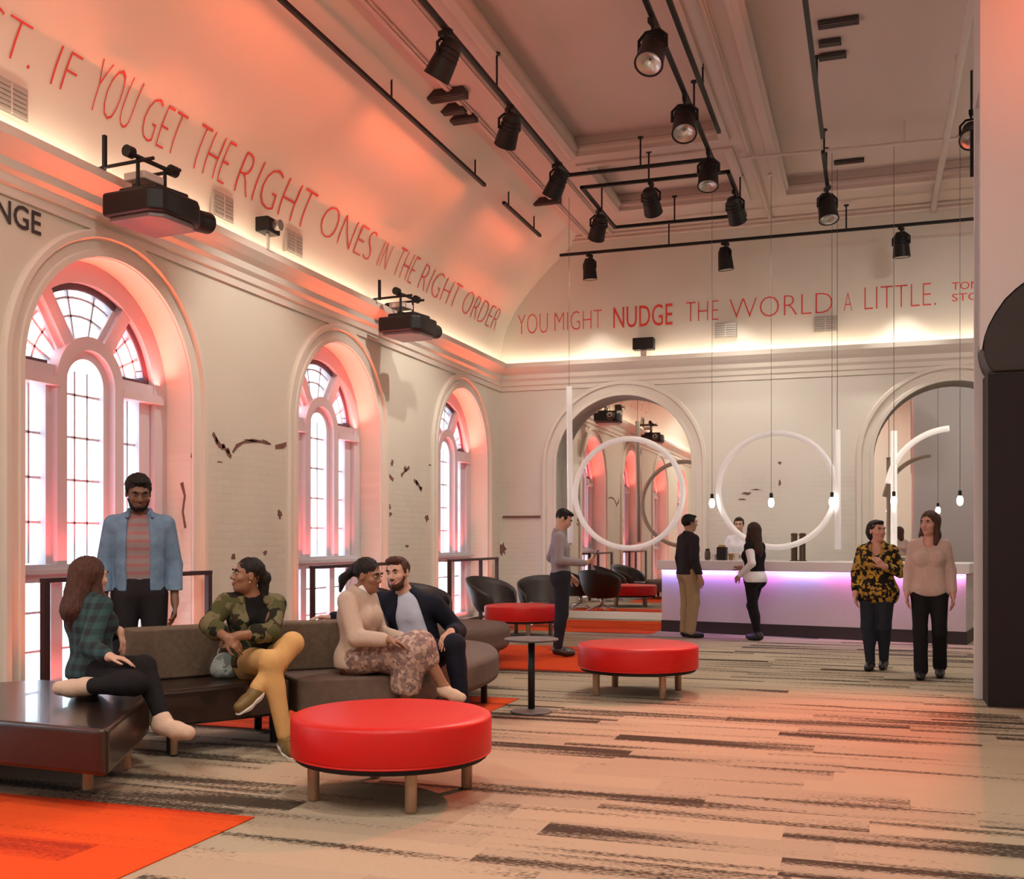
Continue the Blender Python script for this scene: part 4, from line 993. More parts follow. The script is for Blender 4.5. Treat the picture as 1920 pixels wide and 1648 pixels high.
def head_ops(hc, R, s=1.0, fem=False):
    P = lambda x, y, z: hc + s * (R @ V3(x, y, z)); E = lambda c, r, k=.02: ell(P(*c), V3(*r) * s, R, k * s)
    j = .92 if fem else 1.0
    o = [E((0, -.014, .032), (.076, .097, .088)), E((0, .022, -.028), (.062 * j, .070, .090), .03), E((0, .034, -.078), (.046 * j, .048, .040), .03),
         E((0, .066, -.099), (.019, .017, .017), .02), E((0, .078, .028), (.052, .018, .012), .015)]
    for q in (-1, 1): o += [E((q * .040, .062, -.026), (.024, .022, .02), .02), ('-e', P(q * .032, .101, .008), V3(.019, .016, .012) * s, R, .012 * s)]
    o += [cap(P(0, .086, .012), P(0, .107, -.026), .008 * s, .0125 * s, .012 * s), E((.012, .098, -.030), (.009, .010, .007), .006), E((-.012, .098, -.030), (.009, .010, .007), .006)]
    o += [E((0, .082, -.056), (.021, .010, .0055), .007), E((0, .081, -.066), (.018, .010, .006), .007)]
    for q in (-1, 1): o += [E((q * .078, -.004, -.006), (.009, .019, .031), .006), ('-e', P(q * .086, .002, -.004), V3(.006, .010, .017) * s, R, .005 * s)]
    return o
def face_parts(root, hc, R, s, m, brow=None, lip=(.38, .15, .12), teeth=False, detail=True):
    P = lambda x, y, z: hc + s * (R @ V3(x, y, z))
    for q in (-1, 1):
        e = solid('eye', [ell(P(q * .032, .0835, .008), V3(.0105, .0095, .0060) * s, R)], .0026 * s, PM['eyewhite'], root, 1)
        solid('iris', [ell(P(q * .032, .0925, .008), V3(.0062, .0034, .0056) * s, R)], .0018 * s, PM['iris'], e, 1)
        if brow: solid('eyebrow', [cap(P(q * .014, .0975, .026), P(q * .034, .094, .031), .0032 * s, .0032 * s), cap(P(q * .034, .094, .031), P(q * .051, .080, .026), .0032 * s, .0022 * s)], .0026 * s, brow, root, 1)
    lm = mat('lip_tone', lip, .45)
    if teeth:
        solid('lips', [cap(P(-.025, .080, -.053), P(0, .0895, -.060), .0032 * s, .004 * s), cap(P(0, .0895, -.060), P(.025, .080, -.053), .004 * s, .0032 * s), cap(P(-.023, .080, -.056), P(0, .087, -.071), .0035 * s, .0045 * s), cap(P(0, .087, -.071), P(.023, .080, -.056), .0045 * s, .0035 * s)], .0026 * s, lm, root, 1)
        solid('teeth', [ell(P(0, .0858, -.0645), V3(.017, .007, .0052) * s, R)], .0026 * s, PM['teeth'], root, 1)
    else:
        solid('lips', [cap(P(-.019, .084, -.057), P(0, .0905, -.057), .003 * s, .0045 * s), cap(P(0, .0905, -.057), P(.019, .084, -.057), .0045 * s, .003 * s), cap(P(-.014, .0845, -.0635), P(.014, .0845, -.0635), .0045 * s)], .0026 * s, lm, root, 1)
PM = {}
PM['eyewhite'] = mat('eye_white', (.42, .38, .35), .25); PM['iris'] = mat('dark_iris', (.03, .018, .012), .2); PM['teeth'] = mat('teeth', (.85, .82, .76), .3)
def skin(name, c): return mat(name, c, .5, var=.07, scale=30, bump=.04, bscale=300)
def cloth(name, c, var=.12, rough=.85, sc=14): return mat(name, c, rough, var=var, scale=sc, bump=.25, bscale=26, spec=.15)
PM['skin_dark'] = skin('deep_brown_skin', (.16, .075, .042)); PM['skin_dark2'] = skin('brown_skin', (.26, .125, .07)); PM['skin_mid'] = skin('tan_skin', (.36, .20, .13)); PM['skin_light'] = skin('light_skin', (.58, .34, .245)); PM['skin_rosy'] = skin('rosy_skin', (.52, .26, .19))
PM['denim'] = cloth('faded_denim', (.15, .235, .34), .35, .8, 18); PM['denim_dark'] = cloth('denim_seam', (.11, .175, .26), .3, .8, 18); PM['jeans'] = cloth('dark_jeans', (.022, .026, .036), .2); PM['blackcloth'] = cloth('black_trousers', (.012, .011, .012), .2); PM['navy'] = cloth('navy_wool', (.012, .014, .024), .2)
PM['greyshirt'] = cloth('grey_shirt', (.30, .27, .29), .1); PM['paleshirt'] = cloth('pale_blue_shirt', (.52, .55, .68), .08); PM['white'] = cloth('white_cloth', (.74, .72, .74), .05); PM['charcoal'] = cloth('charcoal_jacket', (.022, .019, .022), .2)
PM['khaki'] = cloth('khaki_cotton', (.33, .24, .135), .15); PM['mustard'] = cloth('tan_trousers', (.62, .38, .15), .08); PM['beige'] = cloth('beige_knit', (.52, .41, .33), .12, .95, 40); PM['pinkknit'] = cloth('pale_pink_knit', (.50, .36, .31), .12, .95, 40)
PM['blacktop'] = cloth('black_top', (.010, .009, .009), .2); PM['suede'] = cloth('beige_suede', (.60, .44, .33), .1); PM['olive'] = mat('olive_leather_shoe', (.16, .10, .025), .5, var=.2); PM['sole'] = mat('white_sole', (.8, .78, .74), .6); PM['shoeblack'] = mat('black_shoe', (.012, .010, .010), .35); PM['shoebrown'] = mat('dark_brown_shoe', (.035, .02, .014), .35)
def spots(name, base, cols, scale=16, stretch=(1, 1, 1)):
    m, t, b = nt(name); tc = N(t, 'ShaderNodeTexCoord'); mp = N(t, 'ShaderNodeMapping'); mp.inputs['Scale'].default_value = stretch; t.links.new(tc.outputs['Object'], mp.inputs[0])
    no = N(t, 'ShaderNodeTexNoise', i_Scale=scale * 1.3, i_Detail=1.5); t.links.new(mp.outputs[0], no.inputs['Vector'])
    sc_ = N(t, 'ShaderNodeVectorMath', operation='SCALE'); sc_.inputs['Scale'].default_value = 1.6 / scale; t.links.new(no.outputs['Color'], sc_.inputs[0])
    ad = N(t, 'ShaderNodeVectorMath', operation='ADD'); t.links.new(mp.outputs[0], ad.inputs[0]); t.links.new(sc_.outputs[0], ad.inputs[1])
    vo = N(t, 'ShaderNodeTexVoronoi', i_Scale=scale); t.links.new(ad.outputs[0], vo.inputs['Vector'])
    sp = N(t, 'ShaderNodeSeparateColor'); t.links.new(vo.outputs['Color'], sp.inputs[0])
    al = [base] + list(cols); st = [(i / len(al), c) for i, c in enumerate(al)]
    t.links.new(ramp(t, sp.outputs[0], st, 'CONSTANT'), b.inputs['Base Color']); b.inputs['Roughness'].default_value = .9; b.inputs['Specular IOR Level'].default_value = .15; return m
def hairmat(name, c):
    m, t, b = nt(name); tc = N(t, 'ShaderNodeTexCoord'); mp = N(t, 'ShaderNodeMapping'); mp.inputs['Scale'].default_value = (90, 90, 9); t.links.new(tc.outputs['Object'], mp.inputs[0])
    no = N(t, 'ShaderNodeTexNoise', i_Scale=1.0, i_Detail=3.0); t.links.new(mp.outputs[0], no.inputs['Vector'])
    t.links.new(mixc(t, no.outputs['Fac'], [x * .35 for x in c], [x * 1.6 for x in c]), b.inputs['Base Color']); b.inputs['Roughness'].default_value = .6; b.inputs['Specular IOR Level'].default_value = .25
    bp = N(t, 'ShaderNodeBump', i_Strength=.6, i_Distance=.01); t.links.new(no.outputs['Fac'], bp.inputs['Height']); t.links.new(bp.outputs['Normal'], b.inputs['Normal']); return m
PM['hair_black'] = hairmat('black_hair', (.012, .009, .008)); PM['hair_brown'] = hairmat('dark_brown_hair', (.04, .018, .011)); PM['hair_chest'] = hairmat('chestnut_hair', (.065, .026, .017))
PM['camo'] = spots('camouflage_cotton', (.02, .018, .012), [(.075, .075, .03), (.12, .105, .05), (.05, .03, .018), (.16, .14, .075), (.018, .018, .012), (.075, .075, .03)], 11)
PM['floral'] = spots('yellow_black_print', (.012, .01, .008), [(.46, .27, .03), (.02, .016, .012), (.40, .24, .05), (.02, .016, .012), (.30, .17, .05), (.015, .012, .01)], 30)
PM['skirt'] = spots('mottled_skirt', (.20, .14, .13), [(.42, .30, .25), (.24, .17, .16), (.50, .38, .31), (.30, .20, .17)], 38)
def striped(name, a, b_, period):
    m, t, b = nt(name); tc = N(t, 'ShaderNodeTexCoord'); sp = N(t, 'ShaderNodeSeparateXYZ'); t.links.new(tc.outputs['Object'], sp.inputs[0])
    v = mathn(t, 'FRACT', mathn(t, 'MULTIPLY', sp.outputs['Z'], 1 / period)); f = mathn(t, 'GREATER_THAN', v, .62)
    t.links.new(mixc(t, f, a, b_), b.inputs['Base Color']); b.inputs['Roughness'].default_value = .85; return m
PM['stripe'] = striped('striped_jersey', (.25, .20, .20), (.33, .13, .135), .058)
def plaid(name, a, b_, period):
    m, t, b = nt(name); tc = N(t, 'ShaderNodeTexCoord'); sp = N(t, 'ShaderNodeSeparateXYZ'); t.links.new(tc.outputs['Object'], sp.inputs[0])
    fs = [mathn(t, 'GREATER_THAN', mathn(t, 'FRACT', mathn(t, 'MULTIPLY', sp.outputs[q], 1 / period)), .5) for q in ('X', 'Z')]
    t.links.new(mixc(t, mathn(t, 'MULTIPLY', mathn(t, 'ADD', fs[0], fs[1]), .5), a, b_), b.inputs['Base Color']); b.inputs['Roughness'].default_value = .85; return m
PM['plaid'] = plaid('dark_green_plaid', (.008, .012, .016), (.018, .062, .062), .075)
# ---- the figure
class Fig:
    """joints J in the figure's own frame (x right, y forward, z up)"""
    def __init__(s, name_label, loc, rz, J, build=1.0, fem=False, hs=1.0, res=.008):
        s.root = empty('person', loc, rz, name_label, 'person'); s.J = {k: np.asarray(v, float) for k, v in J.items()}; s.b = build; s.fem = fem; s.hs = hs; s.res = res
        j = s.J
        s.side_p = nrm(j['hipR'] - j['hipL']); s.side_c = nrm(j['shR'] - j['shL'])
        s.pel = (j['hipR'] + j['hipL']) / 2; s.chest_top = (j['shR'] + j['shL']) / 2
        s.up = nrm(s.chest_top - s.pel); s.fc = nrm(np.cross(s.up, s.side_c)); s.fp = nrm(np.cross(s.up, s.side_p))
        if 'head_fwd' not in j: s.J['head_fwd'] = s.fc
        s.R = frame(s.J['head_fwd'], s.J.get('head_up', (0, 0, 1)))
    def torso(s, off=0.0, k=.05, hip=1.0):
        j, b = s.J, s.b; o = []; fem = s.fem
        P, C = s.pel, s.chest_top
        sw = np.linalg.norm(j['shR'] - j['shL']) / 2
        for q in (-1, 1):
            h = P + q * s.side_p * .063 * b + s.up * .03; w = lerp(P, C, .40) + q * nrm(lerp(s.side_p, s.side_c, .5)) * (.047 if fem else .056) * b
            c = lerp(P, C, .74) + q * s.side_c * .063 * b; t = C + q * s.side_c * sw * .62 - s.up * .035
            o += [cap(h, w, (.106 if fem else .100) * b * hip + off, (.080 if fem else .091) * b + off, k), cap(w, c, (.080 if fem else .091) * b + off, (.092 if fem else .099) * b + off, k), cap(c, t, .092 * b + off, .060 * b + off, k)]
            o.append(cap(P + q * s.side_p * .055 * b - s.fp * .035, P + q * s.side_p * .075 * b - s.fp * .03 - s.up * .03, (.105 if fem else .095) * b * hip + off, None, k))
            if fem: o.append(ell(lerp(P, C, .70) + q * s.side_c * .075 * b + s.fc * .085 * b, V3(.056, .046, .056) * b + off, np.stack([s.side_c, s.fc, s.up], 1), k))
        for sd in 'LR': o.append(cap(lerp(C, j['neck'], .45), lerp(C, j['sh' + sd], .92) - s.up * .012, .058 * b + off, .047 * b + off, k))
        o.append(cap(C - s.up * .03, lerp(C, j['neck'], .8), .075 * b + off, .055 * b + off * .6, k))
        return o
    def arm(s, sd, off=0, t0=0, t1=1, k=.03, cuff=0):
        j, b = s.J, s.b; sh, el, wr = j['sh' + sd], j['el' + sd], j['wr' + sd]; o = []
        if t1 <= 1: return [cap(sh, lerp(sh, el, t1), .053 * b + off, (.053 + (.043 - .053) * t1) * b + off, k)]
        o.append(cap(sh, el, .053 * b + off, .043 * b + off, k))
        u = t1 - 1; o.append(cap(el, lerp(el, wr, u), .043 * b + off, (.043 + (.028 - .043) * u) * b + off + cuff, k)); return o
    def leg(s, sd, off=0, t1=2, k=.03, flare=0):
        j, b = s.J, s.b; hp, kn, an = j['hip' + sd], j['kn' + sd], j['an' + sd]
        if t1 <= 1: return [cap(hp, lerp(hp, kn, t1), .088 * b + off, (.088 - .028 * t1) * b + off, k)]
        u = t1 - 1; e = lerp(kn, an, u); r2 = (.052 + (.036 - .052) * u) * b + off + flare
        o = [cap(hp, kn, .088 * b + off, .060 * b + off, k), cap(kn, e, .056 * b + off, r2, k)]
        calf = lerp(kn, an, .3); bk = nrm(np.cross(np.cross(an - kn, kn - hp), an - kn)); 
        if u > .4: o.append(ell(calf + bk * .012 * -1, V3(.052, .052, .10) * b + off * .9, frame(bk if abs(np.linalg.norm(bk) - 1) < .1 else (0, 1, 0), nrm(kn - an)), k))
        return o
    def foot(s, sd, off=0.0, k=.02):
        j = s.J; an, to = j['an' + sd], j['to' + sd]; d = to - an; dn = nrm(d)
        heel = an + V3(0, 0, -.02) - nrm(V3(d[0], d[1], 0) + 1e-9) * .03 if abs(dn[2]) < .8 else an
        low = s.J.get('low' + sd, -.045); dnz = V3(0, 0, low)
        mid = lerp(an, to, .55) + V3(0, 0, -.006)
        return [cap(an, an + dnz * .6, .036 + off, None, k), cap(an + dnz * .75 - dn * .025, mid + dnz * .3, .034 + off, .034 + off, k), cap(mid + dnz * .3, to, .036 + off, .026 + off, k)]
    def body(s, sm, handL=None, handR=None, bare_feet=False):
        j = s.J; o = s.torso() + s.arm('L', t1=2) + s.arm('R', t1=2) + s.leg('L') + s.leg('R') + s.foot('L') + s.foot('R')
        o.append(cap(j['neck'] - s.up * .03, s.J['head'] + s.hs * (s.R @ V3(0, -.02, -.05)), .056 * s.b, .050 * s.b * (.92 if s.fem else 1.03), .03))
        o += head_ops(s.J['head'], s.R, s.hs, s.fem)
        for sd, hd, th in (('L', handL, 1), ('R', handR, -1)):
            w = j['wr' + sd]; fa = nrm(w - j['el' + sd]); hd = hd or {}
            d = hd.get('d', fa); n = hd.get('n', s.side_c * (1 if sd == 'L' else -1)); 
            # thumb side: derived so that the thumb of each hand leaves the correct side
            o.append(cap(lerp(j['el' + sd], w, .9), w + nrm(d) * .015, .029 * s.b, .025 * s.b, .015)); o += hand_ops(w, d, n, hd.get('thumb', th), s.hs * (.93 if s.fem else 1.02), hd.get('curl', .38))
        return solid('body', o, s.res, sm, s.root)
    def face(s, **k): face_parts(s.root, s.J['head'], s.R, s.hs, s, **k)
    def top(s, m, off=.014, sleeve=1.97, name='shirt', hem=None, neck=True, tuck=False, extra=(), cuts=(), h=.010, hip=1.0, k=.045, cuff=0, parent=None):
        o = s.torso(off, k, hip) + s.arm('L', off * .8, t1=sleeve, cuff=cuff, k=.018) + s.arm('R', off * .8, t1=sleeve, cuff=cuff, k=.018) + list(extra)
        if neck:
            nd = nrm(s.J['head'] - s.J['neck']); o.append(sub_c(s.J['neck'] + nd * .012 + s.fc * .012, s.J['neck'] + nd * .2, .060 * s.b + off * .3, .08, .006))
        z = hem if hem is not None else -.02
        o.append(cut(s.pel + s.up * z, -s.up)); o += list(cuts)
        return solid(name, o, h, m, parent or s.root)
    def collar(s, m, r=.017, w=.062, open_=.05, drop=.045):
        n = s.J['neck']; o = []
        for q in (-1, 1):
            b0 = n + s.up * .030 - s.fc * .050; b1 = n + s.up * .018 + q * s.side_c * w; b2 = n - s.up * drop + s.fc * .082 + q * s.side_c * open_
            o += [cap(b0, b1, r, r, .012), cap(b1, b2, r, r * .8, .012)]
        return solid('collar', o, .006, m, s.root)
    def trousers(s, m, off=.014, t1=1.95, name='trousers', h=.010, waist=.13, flare=0, hip=1.0):
        o = s.torso(off * .8, .04, hip) + [cut(s.pel + s.up * waist, s.up)]
        o += s.leg('L', off, t1, .03, flare) + s.leg('R', off, t1, .03, flare)
        return solid(name, o, h, m, s.root)
    def shoes(s, m, off=.010, h=.007, sole=None, boot=0.0):
        for sd in 'LR':
            o = s.foot(sd, off)
            if boot: o.append(cap(s.J['an' + sd], lerp(s.J['an' + sd], s.J['kn' + sd], boot), .042, .046, .02))
            else: o.append(cut(s.J['an' + sd] + V3(0, 0, .018), (0, 0, 1)))
            sh = solid('shoe', o, h, m, s.root)
            if sole is not None:
                lo = [(q[0], q[1] + V3(0, 0, -.014), q[2] + V3(0, 0, -.014)) + q[3:] for q in s.foot(sd, off + .002)]
                d = nrm(s.J['to' + sd] - s.J['an' + sd]); up = nrm(V3(0, 0, 1) - d * d[2]); lo.append(cut(lerp(s.J['an' + sd], s.J['to' + sd], .5) + V3(0, 0, -.030), up)); solid('sole', lo, h, sole, sh)
    def hair(s, m, ops, h=.007, name='hair', face_cut=True):
        hs, R, hc = s.hs, s.R, s.J['head']; P = lambda x, y, z: hc + hs * (R @ V3(x, y, z)); o = []
        for q in ops:
            if q[0] == 'E': o.append(ell(P(*q[1]), V3(*q[2]) * hs, R, .02))
            elif q[0] == 'C': o.append(cap(P(*q[1]), P(*q[2]), q[3] * hs, q[4] * hs, .025))
            elif q[0] == '-': o.append(sub_e(P(*q[1]), V3(*q[2]) * hs, R, .008))
            elif q[0] == 'W': o.append(cap(q[1], q[2], q[3], q[4], .03))
        return solid(name, o, h, m, s.root, 2, .006 if name == 'hair' else .002)
def opening(f, r0, r1, shift=0.0, top=.05, fwd=.10, low=-.14):
    a = f.chest_top + f.up * top + f.fc * fwd + f.side_c * shift; b = f.pel + f.up * low + f.fc * (fwd + .075) + f.side_c * shift
    return [sub_c(a, b, r0, r1, .006)]
SHORT = [('E', (0, -.022, .040), (.0805, .096, .087)), ('E', (0, .045, .095), (.055, .045, .022)), ('C', (.072, .012, .03), (.071, .014, -.02), .012, .007), ('C', (-.072, .012, .03), (-.071, .014, -.02), .012, .007), ('-', (0, .098, -.03), (.078, .068, .098)), ('-', (.085, .035, -.075), (.05, .05, .075)), ('-', (-.085, .035, -.075), (.05, .05, .075)), ('-', (0, -.02, -.13), (.12, .12, .075))]
def LONG(L=.42, back=-.06, w=.06, front=True):
    o = [('E', (0, -.022, .040), (.086, .104, .092)), ('C', (0, -.06, .02), (0, back - .02, -L * .6), .085, w * 1.05), ('C', (0, back - .02, -L * .6), (0, back, -L), w * 1.05, w * .6)]
    for q in (-1, 1): o += [('C', (q * .066, -.012, .02), (q * .080, -.008, -.12), .028, .032), ('C', (q * .080, -.008, -.12), (q * .078, -.015 + (.05 if front else 0), -L * .85), .032, .022)]
    return o + [('-', (0, .102, -.03), (.071, .082, .104))]
def stand(H=1.75, w=1.0, fem=False, **ov):
    s = H / 1.75; sw = (.150 if fem else .172) * w
    J = dict(hipL=(-.09, 0, .92), hipR=(.09, 0, .92), shL=(-sw, -.012, 1.398), shR=(sw, -.012, 1.398), neck=(0, -.012, 1.475), head=(0, .018, 1.628),
             elL=(-sw - .045, -.035, 1.125), elR=(sw + .045, -.035, 1.125), wrL=(-sw - .045, .06, .875), wrR=(sw + .045, .06, .875),
             knL=(-.10, .022, .50), knR=(.10, .022, .50), anL=(-.105, -.03, .085), anR=(.105, -.03, .085), toL=(-.125, .145, .034), toR=(.125, .145, .034))
    J.update(ov); return {k: np.asarray(v, float) * (s if k not in ('head_fwd', 'head_up', 'lowL', 'lowR') else 1) for k, v in J.items()}
# ================================================================ THE PEOPLE IN THE ROOM
# 1 man looking at his phone
f = Fig('man in a grey shirt standing by the left mirror, looking at his phone', (-3.57, 12.4, .016), math.radians(-72), stand(1.76, wrR=(.16, .30, 1.10), elR=(.25, -.02, 1.13), wrL=(-.20, .14, .93), elL=(-.27, -.10, 1.16), head=(0, .045, 1.62), head_fwd=(.05, .88, -.46), head_up=(0, .46, .88), hipL=(-.09, .02, .93), hipR=(.09, .02, .93)), res=.0085)
f.body(PM['skin_light'], handR=dict(d=(-.25, .75, .45), n=(-.6, -.1, .7), curl=.5), handL=dict(d=(.3, .6, -.6), n=(.9, -.1, 0)))
f.face(brow=PM['hair_black']); f.top(PM['greyshirt'], .016, 1.93, 'shirt', hem=.06); f.collar(PM['greyshirt'], .014, .060, .035, .03); f.trousers(PM['jeans'], .016, 1.96, waist=.10); f.shoes(PM['shoebrown']); f.hair(PM['hair_black'], SHORT)
ph = MB().box((0, 0, 0), (.075, .008, .15), frame((-.1, -.75, .55)).tolist() and Matrix(frame((-.1, .75, -.55)).tolist())).build('smartphone', M['blacksat'], None, bevel=.004)
ph.matrix_world = Matrix.Translation((-3.57, 12.4, .016)) @ Matrix.Rotation(math.radians(-72), 4, 'Z') @ Matrix.Translation((.085, .415, 1.20)); tag(ph, 'dark smartphone held by the standing man in the grey shirt', 'phone')
# 2 man at the bar in a dark jacket and khaki trousers
f = Fig('man in a dark jacket and khaki trousers standing at the bar', (-2.50, 15.35, .003), math.radians(-52), stand(1.76, anL=(-.08, -.02, .085), anR=(.09, -.03, .085), toL=(-.10, .15, .034), toR=(.11, .14, .034), head_fwd=(.1, 1, -.05), wrL=(-.26, .02, .87), wrR=(.25, .04, .87)), res=.0085)
f.body(PM['skin_mid']); f.face(brow=PM['hair_black']); f.top(PM['charcoal'], .026, 1.95, 'jacket', hem=-.02); f.trousers(PM['khaki'], .026, 1.97, flare=.012); f.shoes(PM['shoeblack'], .014); f.hair(PM['hair_black'], SHORT + [('E', (0, -.05, .03), (.085, .08, .085))])
# 3 woman with long hair leaning on the bar
f = Fig('woman with long dark hair, white sleeves and black vest leaning on the bar', (-1.58, 15.30, .003), math.radians(62), stand(1.63, fem=True, wrL=(-.19, .13, .96), elL=(-.22, -.11, 1.15), wrR=(.16, .30, 1.08), elR=(.22, .02, 1.12), knR=(.08, .10, .50), anR=(.06, -.02, .085), toR=(.06, .15, .034), anL=(-.08, -.14, .085), toL=(-.09, .02, .034), knL=(-.09, -.04, .5), head_fwd=(.45, .9, .05)), fem=True, res=.0085)
f.body(PM['skin_mid']); f.face(brow=PM['hair_black']); f.top(PM['white'], .012, 1.92, 'blouse', hem=-.05)
f.top(PM['blacktop'], .020, .12, 'vest', hem=.10); f.trousers(PM['blackcloth'], .008, 1.97, waist=.06); f.shoes(PM['shoeblack'], boot=.2); f.hair(PM['hair_brown'], LONG(.44, -.10, .075))
# 4 bartender
f = Fig('bartender in a white shirt behind the bar counter', (-2.05, 17.6, .003), math.radians(160), stand(1.76, wrL=(-.16, .30, 1.14), elL=(-.25, .05, 1.13), wrR=(.16, .30, 1.14), elR=(.25, .05, 1.13), head_fwd=(-.35, .95, -.1)), res=.009)
f.body(PM['skin_light']); f.face(brow=PM['hair_brown']); f.top(PM['white'], .016, 1.9, 'shirt'); f.trousers(PM['blackcloth']); f.shoes(PM['shoeblack']); f.hair(PM['hair_brown'], SHORT)
# 5 woman in the yellow and black blouse, walking
f = Fig('walking woman in a yellow and black patterned blouse and dark trousers', (.04, 12.2, .003), math.radians(172), stand(1.60, fem=True, w=1.08, elR=(.235, -.02, 1.13), wrR=(.23, .10, .88), elL=(-.26, .02, 1.15), wrL=(-.10, .21, 1.22), anR=(.07, .04, .085), toR=(.08, .21, .034), anL=(-.06, -.12, .10), toL=(-.065, .05, .034), knL=(-.08, .02, .5), head_fwd=(-.75, .75, .05)), fem=True, build=1.04, hs=.98, res=.008)
f.body(PM['skin_rosy'], handL=dict(d=(.6, .3, .7), n=(.3, -.8, 0), curl=.5)); f.face(brow=PM['hair_black'])
f.top(PM['floral'], .020, 1.7, 'blouse', hem=-.13, cuts=[sub_e(f.J['neck'] + f.fc * .10 - f.up * .04, V3(.05, .10, .085), None, .006)], hip=1.12, k=.06); f.trousers(PM['jeans'], .012, 1.96); f.shoes(PM['shoeblack']); f.hair(PM['hair_black'], SHORT[:2] + [('E', (0, -.05, .0), (.088, .085, .115)), ('-', (0, .105, -.03), (.07, .07, .098))])
# 6 woman in the pale pink jumper, walking
f = Fig('walking woman in a pale pink jumper and black trousers', (.54, 11.65, .003), math.radians(176), stand(1.68, fem=True, w=.98, elR=(.205, -.03, 1.13), wrR=(.22, .06, .88), elL=(-.205, -.03, 1.13), wrL=(-.23, .05, .87), anR=(.08, .10, .085), toR=(.09, .27, .034), anL=(-.10, -.16, .11), toL=(-.105, .01, .034), knL=(-.10, .04, .49), knR=(.09, .06, .50), head_fwd=(.45, .9, -.05)), fem=True, build=.93, res=.008)
f.body(PM['skin_rosy']); f.face(brow=PM['hair_brown']); f.top(PM['pinkknit'], .020, 1.8, 'jumper', hem=-.06, hip=1.02, cuts=[sub_e(f.J['neck'] + f.fc * .10 - f.up * .03, V3(.055, .10, .075), None, .006)]); f.trousers(PM['blackcloth'], .014, 1.98, flare=.022); f.shoes(PM['shoeblack'], boot=.12); f.hair(PM['hair_chest'], LONG(.24, -.05, .06))
r_ = np.array([CA, SA, 0]); c_ = np.array([-SA, CA, 0]); u_ = V3(0, 0, 1)     # picture right, away, up
def PXJ(d): return {k: np.array(W(*v)) for k, v in d.items()}
def limb_report(tag_, J):
    g = lambda a, b: round(float(np.linalg.norm(J[a] - J[b])), 2)
    print('LIMBS', tag_, 'thigh', g('hipL', 'knL'), g('hipR', 'knR'), 'shin', g('knL', 'anL'), g('knR', 'anR'), 'uarm', g('shL', 'elL'), g('shR', 'elR'), 'farm', g('elL', 'wrL'), g('elR', 'wrR'), 'torso', round(float(np.linalg.norm((J['hipL'] + J['hipR'] - J['shL'] - J['shR']) / 2)), 2), 'shw', g('shL', 'shR'), 'hip z', round(float(J['hipL'][2]), 2))
O3 = (0, 0, 0)
# 7 woman in dark green on the bench
J = PXJ(dict(hipR=(182, 1262, 6.62), hipL=(168, 1258, 6.80), knL=(270, 1250, 6.42), anL=(306, 1352, 6.30), toL=(352, 1374, 6.22), knR=(252, 1282, 6.25), anR=(160, 1287, 6.36), toR=(112, 1290, 6.34),
             shR=(190, 1135, 6.62), shL=(138, 1131, 6.82), neck=(166, 1118, 6.75), head=(171, 1082, 6.76), elR=(168, 1212, 6.46), wrR=(205, 1232, 6.36), elL=(196, 1192, 6.98), wrL=(224, 1182, 6.78)))
J.update(head_fwd=.55 * r_ + .83 * c_, lowR=-.0, lowL=-.04); limb_report('plaid', J)
f = Fig('seated woman with long brown hair in a dark green shirt, on the leather bench', O3, 0, J, build=.95, fem=True, res=.006)
f.body(PM['skin_light'], handL=dict(d=.25 * r_ - .9 * u_, n=-r_, curl=.25), handR=dict(d=.95 * r_ - .1 * u_, n=-u_, curl=.3)); f.face(brow=PM['hair_brown'])
f.top(PM['plaid'], .022, 1.78, 'shirt', hem=-.02, h=.009); f.trousers(PM['blackcloth'], .012, 1.93, waist=.07, h=.009); f.shoes(PM['suede'], .017, .006, boot=.16)
f.hair(PM['hair_chest'], LONG(.33, -.09, .085, False) + [('E', (0, -.04, .02), (.094, .10, .11))], h=.006)
# 8 man in the denim jacket
p = W(262, 1373, 7.8)
f = Fig('standing man in a blue denim jacket and striped top behind the sofa', (p.x, p.y, .01), math.radians(18.62 + 180 + 20), stand(1.88, w=.96, head=(.01, .06, 1.61), head_fwd=(-.12, .93, -.32), elL=(-.222, -.045, 1.12), wrL=(-.225, .05, .865), elR=(.222, -.045, 1.12), wrR=(.225, .06, .865)), build=.94, hs=1.05, res=.006)
f.body(PM['skin_dark']); f.face(brow=PM['hair_black'], lip=(.14, .06, .045), teeth=True)
f.top(PM['stripe'], .014, .3, 'striped_top', hem=-.02, h=.008); jj = f.J; cc = f.chest_top
wedge = opening(f, .075, .10, .012)
f.top(PM['denim'], .028, 1.9, 'denim_jacket', hem=.03, cuts=wedge, h=.008, cuff=.006)
f.collar(PM['denim'], .018, .070, .085, .03)
f.trousers(PM['charcoal'], .020, 1.97); f.shoes(PM['shoebrown']); f.hair(PM['hair_black'], SHORT + [('E', (0, -.02, .058), (.081, .092, .070)), ('-', (0, .105, .0), (.08, .045, .066))], h=.006)
f.hair(PM['hair_black'], [('E', (0, .036, -.085), (.052, .055, .042)), ('C', (.06, .03, -.04), (.045, .055, -.08), .014, .014), ('C', (-.06, .03, -.04), (-.045, .055, -.08), .014, .014), ('-', (0, .10, -.05), (.036, .06, .028))], h=.004, name='beard')
